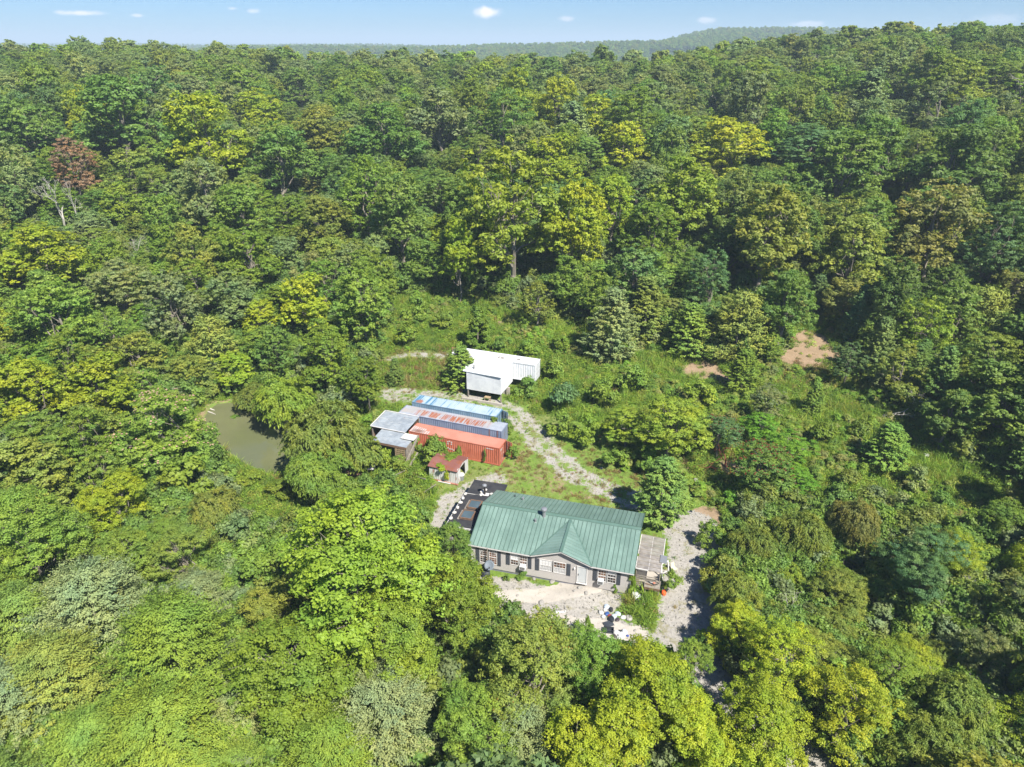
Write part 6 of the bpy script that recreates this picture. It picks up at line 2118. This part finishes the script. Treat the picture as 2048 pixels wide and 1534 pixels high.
for i in range(len(cand)):
    if csd[i] < 1.0 or psd[i] < 1.5 or dsd[i] < 3.6: continue
    x, y = cand[i]
    z = cz_[i]
    u, v, d = project(x, y, z + 9)
    kr = kindr[i]
    # low-frequency patches of one kind
    patch = .5 + .5 * math.sin(x / 23.0 + 1.7 * math.sin(y / 31.0)) * math.cos(y / 19.0 + 1.1)
    t = .55 * patch + .45 * rgF.uniform()
    if v > 1120 and u < 760:
        kind = 'roundcedar' if kr < .75 else 'broad'; H = 6.5 + 4 * sizes[i]; W = H * .9
        tn = pick(['grey', 'bright', 'mid', 'olive', 'deep', 'bright', 'grey', 'mid'], t)
    elif u > 1380 and v > 1000:
        kind = 'willow' if kr < .4 else ('open' if kr < .7 else 'broad'); H = 6.5 + 4 * sizes[i]; W = H * .9
        tn = pick(['yellow', 'olive', 'lime', 'olive', 'yellow', 'pale', 'yellow'], t)
    elif u > 1330 and v > 330:
        kind = 'cedar' if (csd[i] < 8 and kr < .4) else ('fine' if kr < .25 else 'broad'); H = 17 + 8 * sizes[i]; W = H * rgF.uniform(.6, .8)
        if csd[i] < 9: H *= .72; W *= .75
        if kind == 'cedar': H *= .6; W = H * .5
        tn = pick(['deep', 'dark', 'olive', 'deep', 'brownish', 'dark', 'teal', 'mid'], t)
    elif u < 760 and v > 450:
        kind = 'broad' if kr < .7 else ('fine' if kr < .85 else 'open'); H = 11 + 7 * sizes[i]; W = H * rgF.uniform(.68, .9)
        tn = pick(['yellow', 'mid', 'olive', 'bright', 'grey', 'mid', 'deep', 'yellow'], t)
    elif v > 250:
        kind = 'broad' if kr < .6 else ('fine' if kr < .8 else ('open' if kr < .95 else 'cedar')); H = 16.5 + 9 * sizes[i]; W = H * rgF.uniform(.6, .82)
        if csd[i] < 9: H *= .72; W *= .75
        tn = pick(['mid', 'deep', 'olive', 'grey', 'bright', 'mid', 'teal', 'deep', 'yellow', 'grey'], t)
    else:
        kind = 'broad' if kr < .66 else ('fine' if kr < .86 else ('open' if kr < .985 else 'bare')); H = 15 + 7 * sizes[i]; W = H * rgF.uniform(.7, 1.0)
        tn = pick(['mid', 'pale', 'deep', 'olive', 'pale', 'grey', 'mid', 'dark', 'lime', 'olive'], t)
    if y < 60: H *= .9
    if not near_ok(x, y, W / 2, .62): continue
    # a tree that would hide open ground seen in the photograph stays lower or away
    bad = False
    for (dx, hh) in ((0, 1.0), (-.42, .8), (.42, .8), (0, .6)):
        uu, vv, _ = project(x + dx * W, y, z + H * hh)
        if inpoly(uu, vv, CLEAR_PX) or (900 < uu < 1300 and 940 < vv < 1200): bad = True; break
    if bad:
        H *= .45; W *= .6
        kind = 'shrub'
        uu, vv, _ = project(x, y, z + H)
        if inpoly(uu, vv, CLEAR_PX): continue
    u, v, d = project(x, y, z + H * .6)
    _, vt, _ = project(x, y, z + H)
    hid = True
    for mul in (1.0, .78, .58, .42):
        _, vt, _ = project(x, y, z + H * mul)
        for (fu, fv, fw, fh, fd) in PROT:
            if d < fd + 1 and abs(u - fu) < fw * .38 + W / d * FPX * .34 and vt < fv + fh * .16 and v > fv - fh * .4: break
        else:
            hid = False
            break
    if hid: continue
    H *= mul; W *= (1 + mul) / 2
    reg(x, y, W / 2)
    inview = -60 < u < 2110 and v < 1600 and v > 0
    FILL.append(dict(x=x, y=y, z=z, H=H, W=W, kind=kind, tn=tn, u=u, v=v, d=d, px=W / d if inview else -1))
FILL.sort(key=lambda q: -q['px'])
n_feat_tree = len(FEAT) + 17
LIM_T = 300 - n_feat_tree - 2 - sum(1 for q in FILL if q['kind'] == 'bare' and q['px'] > 0)
ind, rest = [], []
nt = ns = 0
for q in FILL:
    if q['px'] > 0 and q['kind'] == 'shrub' and ns < 150: ind.append(q); ns += 1
    elif q['kind'] == 'bare': (ind.append(q) if q['px'] > 0 else None)
    elif q['px'] > 0 and q['kind'] != 'shrub' and nt < LIM_T: ind.append(q); nt += 1
    else: rest.append(q)


def region(u, v):
    r_ = min(5, int(max(v, 0) / 256)); c = 0 if u < 380 else 1 if u < 760 else 2 if u < 1330 else 3 if u < 1700 else 4
    names = [
        ['top left wood', 'upper wood left of centre', 'upper wood in the centre', 'upper wood right of centre', 'top of the right slope'],
        ['left wood above the broad yellow tree', 'wood left of the upper clearing', 'wood behind the upper clearing', 'dark wood above the tan slope', 'dark wood high at the right edge'],
        ['left wood level with the upper clearing', 'wood between pond and upper clearing', 'edge of the upper clearing', 'wood round the tan slope', 'right wood beside the tan slope'],
        ['left wood level with the pond', 'wood at the pond shores', 'thicket round the sheds', 'thicket beyond the drive', 'shady right edge wood'],
        ['left wood below the pond', 'wood left of the house', 'trees in front of the house', 'growth right of the drive', 'growth round the rocky bank'],
        ['lower left corner wood', 'foreground left of centre', 'foreground below the house', 'foreground right of the drive', 'lower right corner growth']]
    return names[r_][c]


KW = dict(bare='leafless grey tree', broad='broadleaf tree', open='open-crowned tree', fine='feathery-leaved tree', cedar='pointed cedar', roundcedar='rounded cedar', cone='young tree', willow='willowy tree', shrub='shrub')
groups = {}
for q in ind:
    q['reg'] = region(q['u'], q['v'])
    q['reg'] = q['reg']
    q['lab'] = (CW_[q['tn']] + ' ' if q['kind'] != 'bare' else 'tall ') + KW[q['kind']] + ' in the ' + q['reg']
    groups.setdefault(q['lab'], []).append(q)
ORD = ['leftmost', 'second from left', 'third from left', 'fourth from left', 'fifth from left', 'sixth from left', 'seventh from left', 'eighth from left', 'ninth from left']
for lab, L_ in groups.items():
    if len(L_) > 1:
        L_.sort(key=lambda q: q['u'])
        for i, q in enumerate(L_):
            if i == len(L_) - 1: q['lab'] = lab + ', rightmost such one'
            elif i < 9: q['lab'] = lab + ', ' + ORD[i]
            else: q['lab'] = lab + ', among the middle ones'
for q in ind:
    turn = 0.0
    if q['tn'] in ('yellow', 'olive') and q['y'] < 80: turn = .5
    put(q['kind'], q['x'], q['y'], q['H'], q['W'], soft(q), q['lab'], 'trees and shrubs in the ' + q['reg'], turn=turn)


# ------------------------------------------------ instanced masses
def proto_collection(name, meshes):
    c = bpy.data.collections.new(name)
    for i, m_ in enumerate(meshes):
        o = bpy.data.objects.new('%s_form.%03d' % (name, i), m_)
        c.objects.link(o)
    return c


def scatter(name, coll, P, rot, scl, idx, tint):
    me = bpy.data.meshes.new(name)
    n = len(P)
    me.vertices.add(n); me.vertices.foreach_set('co', np.asarray(P, np.float32).ravel())
    a = me.attributes.new('rot', 'FLOAT_VECTOR', 'POINT'); a.data.foreach_set('vector', np.asarray(rot, np.float32).ravel())
    a = me.attributes.new('scl', 'FLOAT_VECTOR', 'POINT'); a.data.foreach_set('vector', np.asarray(scl, np.float32).ravel())
    a = me.attributes.new('idx', 'INT', 'POINT'); a.data.foreach_set('value', np.asarray(idx, np.int32))
    a = me.attributes.new('tint', 'FLOAT_COLOR', 'POINT'); a.data.foreach_set('color', np.asarray(tint, np.float32).ravel())
    o = bpy.data.objects.new(name, me); link(o)
    ng = bpy.data.node_groups.new(name + '_nodes', 'GeometryNodeTree')
    ng.interface.new_socket('Geometry', in_out='INPUT', socket_type='NodeSocketGeometry')
    ng.interface.new_socket('Geometry', in_out='OUTPUT', socket_type='NodeSocketGeometry')
    nd, lk = ng.nodes, ng.links
    gi, go = nd.new('NodeGroupInput'), nd.new('NodeGroupOutput')
    ip = nd.new('GeometryNodeInstanceOnPoints')
    ci = nd.new('GeometryNodeCollectionInfo')
    ci.inputs['Collection'].default_value = coll
    ci.inputs['Separate Children'].default_value = True
    ci.inputs['Reset Children'].default_value = True
    def na(nm, t):
        q = nd.new('GeometryNodeInputNamedAttribute'); q.data_type = t
        q.inputs['Name'].default_value = nm
        return q.outputs['Attribute']
    lk.new(gi.outputs[0], ip.inputs['Points'])
    lk.new(ci.outputs[0], ip.inputs['Instance'])
    ip.inputs['Pick Instance'].default_value = True
    lk.new(na('idx', 'INT'), ip.inputs['Instance Index'])
    lk.new(na('rot', 'FLOAT_VECTOR'), ip.inputs['Rotation'])
    lk.new(na('scl', 'FLOAT_VECTOR'), ip.inputs['Scale'])
    lk.new(ip.outputs[0], go.inputs[0])
    md = o.modifiers.new('scatter', 'NODES'); md.node_group = ng
    return tag(o, kind='stuff')


def joined(cr, tr):
    """crown and trunk as one mesh for the massed wood"""
    if tr is None: return cr
    me = cr.copy()
    return me


kinds_order = ['broad', 'open', 'fine', 'cedar', 'roundcedar', 'willow', 'shrub']
mm, start = [], {}
for k in kinds_order:
    for lod in ('mid', 'far'):
        start[(k, lod)] = (len(mm), len(KIND[k][lod]))
        mm += [c for c, t_ in KIND[k][lod]]
pc = proto_collection('woodland_crown', mm)
P, RO, SC, IX, TI = [], [], [], [], []
for q in rest:
    lod = 'mid' if q['d'] < 330 else 'far'
    s0, n0 = start[(q['kind'], lod)]
    K = KIND[q['kind']]
    P.append((q['x'], q['y'], q['z'])); RO.append((0, 0, rgF.uniform(0, 6.28)))
    SC.append((q['W'] / K['W'], q['W'] / K['W'], q['H'] / K['H']))
    IX.append(s0 + int(rgF.integers(n0)))
    j = 1 + rgF.normal(0, .08)
    t = soft(q)
    TI.append((t[0] * j * (1 + rgF.normal(0, .06)), t[1] * j, t[2] * j, 0))
wood = scatter('woodland_beyond', pc, P, RO, SC, IX, TI)
# low growth under and between the trees
n_ = 52000
yy = 16 + 300 * rgF.uniform(0, 1, n_) ** 1.35
xx = rgF.uniform(-1, 1, n_) * (yy * .8 + 22)
m0 = (poly_sd(xx, yy, CLEAR) > 1.5) & (poly_sd(xx, yy, POND) > 1.0) & (poly_sd(xx, yy, CREEK) > .3) & (line_d(xx, yy, DRIVE) > 3.0)
xx, yy = xx[m0], yy[m0]; zz = ground_h(xx, yy); n_ = len(xx)
s0, n0 = start[('shrub', 'mid')]
k_ = rgF.uniform(.4, 1.0, n_) * (1 + yy / 260)
tp = np.array([T['mid'], T['deep'], T['deep'], T['olive'], T['mid'], T['grey']])[rgF.integers(0, 6, n_)] * rgF.uniform(.75, 1.1, (n_, 1))
scatter('understory', pc, np.stack([xx, yy, zz - .2], 1), np.stack([np.zeros(n_), np.zeros(n_), rgF.uniform(0, 6.28, n_)], 1),
        np.stack([k_, k_, k_ * rgF.uniform(.6, 1.2, n_)], 1), s0 + rgF.integers(0, n0, n_), np.concatenate([tp, np.zeros((n_, 1))], 1))
# far-off woods on the hills beyond the valley
n_ = 42000
yy = 1250 * (3600 / 1250) ** rgF.uniform(0, 1, n_)
xx = rgF.uniform(-1, 1, n_) * (yy * .78 + 60)
zz = h0(xx, yy)
keepm = (wave(xx, yy, 95, 1.3, .2) + .6 * wave(xx, yy, 47, .3, 2.2)) > -.75
keepm &= ~((np.abs(xx - 335) < 28) & (np.abs(yy - 1905) < 110))
xx, yy, zz = xx[keepm], yy[keepm], zz[keepm]
n_ = len(xx)
s0, n0 = start[('broad', 'far')]
tp = np.array([T['deep'], T['dark'], T['mid'], T['deep'], T['olive']])[rgF.integers(0, 5, n_)]
tp = tp * rgF.uniform(.8, 1.2, (n_, 1))
H_ = rgF.uniform(.75, 1.25, n_)
Wd = rgF.uniform(1.0, 1.6, n_)
scatter('far_woods', pc, np.stack([xx, yy, zz - 2], 1), np.stack([np.zeros(n_), np.zeros(n_), rgF.uniform(0, 6.28, n_)], 1),
        np.stack([Wd, Wd, H_], 1), s0 + rgF.integers(0, n0, n_), np.concatenate([tp, np.zeros((n_, 1))], 1))

# small far houses with pale roofs
for i, (u, v, w_, lab) in enumerate([(1287, 87, 14, 'tiny pale house beside a tan field on the far wooded hill'), (1635, 72, 9, 'tiny white building at the right end of the far hill')]):
    dd_ = 1850 if i == 0 else 2000
    d = px_dir(u, v).normalized(); t_ = dd_ / d.y
    X, Y = d.x * t_, d.y * t_
    Z = h0(X, Y)
    hse = empty('farm_building', (float(X), float(Y), float(50 + d.z * t_) - 3), .3, lab, 'house')
    L_ = w_ * dd_ / FPX
    MB().box(-L_ / 2, L_ / 2, -4, 4, -14, 3).build('wall', M['white_paint'], hse)
    MB().hexa([(-L_ / 2 - .3, -4.4, 3), (L_ / 2 + .3, -4.4, 3), (L_ / 2 + .3, 4.4, 3), (-L_ / 2 - .3, 4.4, 3), (-L_ / 2 - .3, -.2, 5.6), (L_ / 2 + .3, -.2, 5.6), (L_ / 2 + .3, .2, 5.6), (-L_ / 2 - .3, .2, 5.6)]).build('roof', M['galvanised'], hse)

# ------------------------------------------------ undergrowth
def tuft(seed, n, h, spread, w, up=1.6, m=None, blade=True):
    rg = np.random.default_rng(seed)
    base = rg.normal(0, spread, (n, 3)); base[:, 2] = 0
    d = unit(np.stack([rg.normal(0, 1, n), rg.normal(0, 1, n), np.full(n, up)], 1))
    ln = h * rg.uniform(.6, 1.25, n)
    pos = base + d * ln[:, None] * .5
    nrm = rg.normal(0, 1, (n, 3)) + np.array([0, 0, .5])
    return leaf_mesh('tuft', pos, d, nrm, ln, np.full(n, w) * rg.uniform(.7, 1.3, n), rg.uniform(0, 1, n), rg.uniform(0, .9, n), m or M['leaf'])


def weed(seed, n, r_, h, size):
    rg = np.random.default_rng(seed)
    d = sph(rg, n, -.1)
    pos = d * (rg.uniform(0, 1, n) ** .4)[:, None] * np.array([r_, r_, h])
    nrm = d * .6 + np.array([0, 0, .6]) + rg.normal(0, .5, (n, 3))
    s = size * rg.uniform(.6, 1.3, n)
    return leaf_mesh('weed', pos, rg.normal(0, 1, (n, 3)), nrm, s, s * .6, rg.uniform(0, 1, n), rg.uniform(0, 1, n), M['leaf'])


um = [tuft(1, 46, .55, .22, .045), tuft(2, 60, .8, .3, .05, 1.2), tuft(3, 50, .4, .35, .04, .9),
      weed(4, 70, .38, .45, .16), weed(5, 110, .55, .55, .18), weed(6, 150, .7, .9, .17), tuft(7, 40, 1.3, .25, .05, 2.4)]
uc = proto_collection('undergrowth', um)
xs = [p[0] for p in CLEAR]; ys = [p[1] for p in CLEAR]
n_ = 150000
ux = rgF.uniform(min(xs) - 8, max(xs) + 8, n_); uy = rgF.uniform(min(ys) - 4, max(ys) + 8, n_)
sd_ = poly_sd(ux, uy, CLEAR)
m0 = sd_ < 5
ux, uy, sd_ = ux[m0], uy[m0], sd_[m0]
gr, dr, co, fo = masks(ux, uy)
n1 = wave(ux, uy, 2.3, 0, 1) * .5 + wave(ux, uy, 5.1, 1, 2) * .5
dens = (1 - np.clip(gr * 1.02, 0, 1)) * (1 - .5 * dr) * (1 - .92 * sstep((dr - .5) / .2)) * (1 - np.clip(co * 1.5, 0, 1)) + .015 * (gr > .2) + .05 * np.clip(n1, 0, 1) * (gr > .2) * (co < .2)
near_h = 1 - .45 * (1 - sstep((np.hypot(ux - 5, (uy - 70) * 1.0) - 22) / 25))
pondd = poly_sd(ux, uy, POND)
dens *= near_h * (pondd > .3)
# nothing inside the buildings
def inside(root, x0, x1, y0, y1):
    a = -root.rotation_euler.z
    dx, dy = ux - root.location.x, uy - root.location.y
    lx = dx * cos(a) - dy * sin(a); ly = dx * sin(a) + dy * cos(a)
    return (lx > x0) & (lx < x1) & (ly > y0) & (ly < y1)
for rt, b_ in ((house, (0, 17.2, .1, 10.3)), (lean, (-3.5, .5, 3, 12)), (cp, (17.3, 19.6, 1.2, 7)), (red, (-.1, 13.1, -.1, 2.5)), (mid, (-.1, 15.5, -.1, 2.5)), (far_c, (-.1, 13, -.1, 2.5)), (ts, (-5, 1.4, -6.4, 0)), (sh, (0, 4, 0, 3.4)), (wc, (0, 13.5, 0, 2.5)), (wc, (4.4, 10, -5.5, 0))):
    dens = np.where(inside(rt, *b_), 0, dens)
m0 = rgF.uniform(0, 1, len(ux)) < dens * .62
ux, uy, sd_, gr, dr, n1 = ux[m0], uy[m0], sd_[m0], gr[m0], dr[m0], n1[m0]
n_ = len(ux)
print('undergrowth', n_, 'fill', len(FILL), 'ind', len(ind), nt, ns)
uz = ground_h(ux, uy)
big = wave(ux, uy, 6.5, .5, .9) * .6 + wave(ux, uy, 3.1, 2.5, .1) * .4 + rgF.normal(0, .35, n_)
dryd = poly_sd(ux, uy, DRY)
dry = ((dryd < 2.5) & (rgF.uniform(0, 1, n_) < .85)) | (rgF.uniform(0, 1, n_) < .10) | (wave(ux, uy, 9.5, 3.1, .4) + rgF.normal(0, .3, n_) > .8)
short = (dryd < 8) | (gr > .15) | (np.hypot(ux - 5, uy - 70) < 14)
ix = np.where(short, rgF.choice([0, 2, 3, 0, 2], n_), np.where(big > .1, rgF.choice([4, 5, 5, 1, 3], n_), rgF.choice([0, 1, 6, 1, 4], n_)))
tl = np.array([(.18, .29, .04), (.22, .33, .045), (.15, .26, .04), (.25, .30, .06), (.13, .225, .04)])
td = np.array([(.28, .235, .12), (.23, .20, .09), (.25, .165, .09), (.24, .23, .09)])
ix = np.where(dry, rgF.choice([0, 2, 2, 0, 1], n_), ix)
tt = np.where(dry[:, None], td[rgF.integers(0, 4, n_)], tl[rgF.integers(0, 5, n_)])
tt = tt * rgF.uniform(.8, 1.2, (n_, 1))
sc = rgF.uniform(.6, 1.35, n_) * np.where(short, .55, 1.0)
sc3 = np.stack([sc, sc, sc * rgF.uniform(.7, 1.2, n_)], 1)
scatter('undergrowth', uc, np.stack([ux, uy, uz - .03], 1), np.stack([rgF.normal(0, .1, n_), rgF.normal(0, .1, n_), rgF.uniform(0, 6.28, n_)], 1), sc3, ix, np.concatenate([tt, np.zeros((n_, 1))], 1))
# low scrub and brambles that run together on the bank
n_ = 9000
sx_ = rgF.uniform(-22, 75, n_); sy_ = rgF.uniform(55, 135, n_)
gr, dr, co, fo = masks(sx_, sy_)
pat = wave(sx_, sy_, 4.2, 1.1, .3) + .6 * wave(sx_, sy_, 2.1, .2, 1.4) + rgF.normal(0, .25, n_)
m0 = (poly_sd(sx_, sy_, CLEAR) < 3) & (gr < .15) & (dr < .25) & (pat > .12) & (poly_sd(sx_, sy_, POND) > 2)
m0 &= ((sx_ > 14) & (line_d(sx_, sy_, DRIVE) > 4.5)) | (sy_ > 106) | (sx_ < -19)
sx_, sy_, pat = sx_[m0], sy_[m0], pat[m0]; n_ = len(sx_)
print('scrub', n_)
s0, n0 = start[('shrub', 'mid')]
k_ = rgF.uniform(.22, .55, n_)
tp = np.array([(.26, .36, .06), (.32, .37, .09), (.20, .31, .055), (.32, .33, .11), (.18, .28, .055), (.23, .37, .05)])[rgF.integers(0, 6, n_)] * rgF.uniform(.85, 1.15, (n_, 1))
scatter('scrub', pc, np.stack([sx_, sy_, ground_h(sx_, sy_) - .1], 1), np.stack([np.zeros(n_), np.zeros(n_), rgF.uniform(0, 6.28, n_)], 1),
        np.stack([k_, k_, k_ * rgF.uniform(.5, 1.1, n_)], 1), s0 + rgF.integers(0, n0, n_), np.concatenate([tp, np.zeros((n_, 1))], 1))
# loose stones on the gravel and the rubble bank
n_ = 44000
x_ = rgF.uniform(-16, 32, n_); y_ = rgF.uniform(40, 100, n_)
gr, dr, co, fo = masks(x_, y_)
m0 = (gr > .6) & (rgF.uniform(0, 1, n_) < np.where(co > .5, .04, .8))
x_, y_ = x_[m0], y_[m0]; z_ = ground_h(x_, y_)
n_ = len(x_)
pebm = []
for s in range(3):
    b_ = MB(); r_ = random.Random(s)
    b_.lathe([(.02, -.5), (.8, -.2), (.9, .15), (.02, .6)], 6)
    b_.v = [(x * r_.uniform(.6, 1.1), y * r_.uniform(.6, 1.1), z * r_.uniform(.5, .9)) for x, y, z in b_.v]
    pebm.append(b_.mesh('pebble', stone_m))
rub = (poly_sd(x_, y_, APRON) < 0) & (poly_sd(x_, y_, SLAB1) > .3) & (poly_sd(x_, y_, SLAB2) > .3)
sc = (.025 + .11 * rgF.uniform(0, 1, n_) ** 5 + .03 * rgF.uniform(0, 1, n_)) * np.where(rub, 1.5, 1.0)
scatter('loose_stones', proto_collection('pebble', pebm), np.stack([x_, y_, z_ + sc * .2], 1), rgF.uniform(0, 3, (n_, 3)), np.stack([sc, sc, sc], 1), rgF.integers(0, 3, n_), np.ones((n_, 4)))
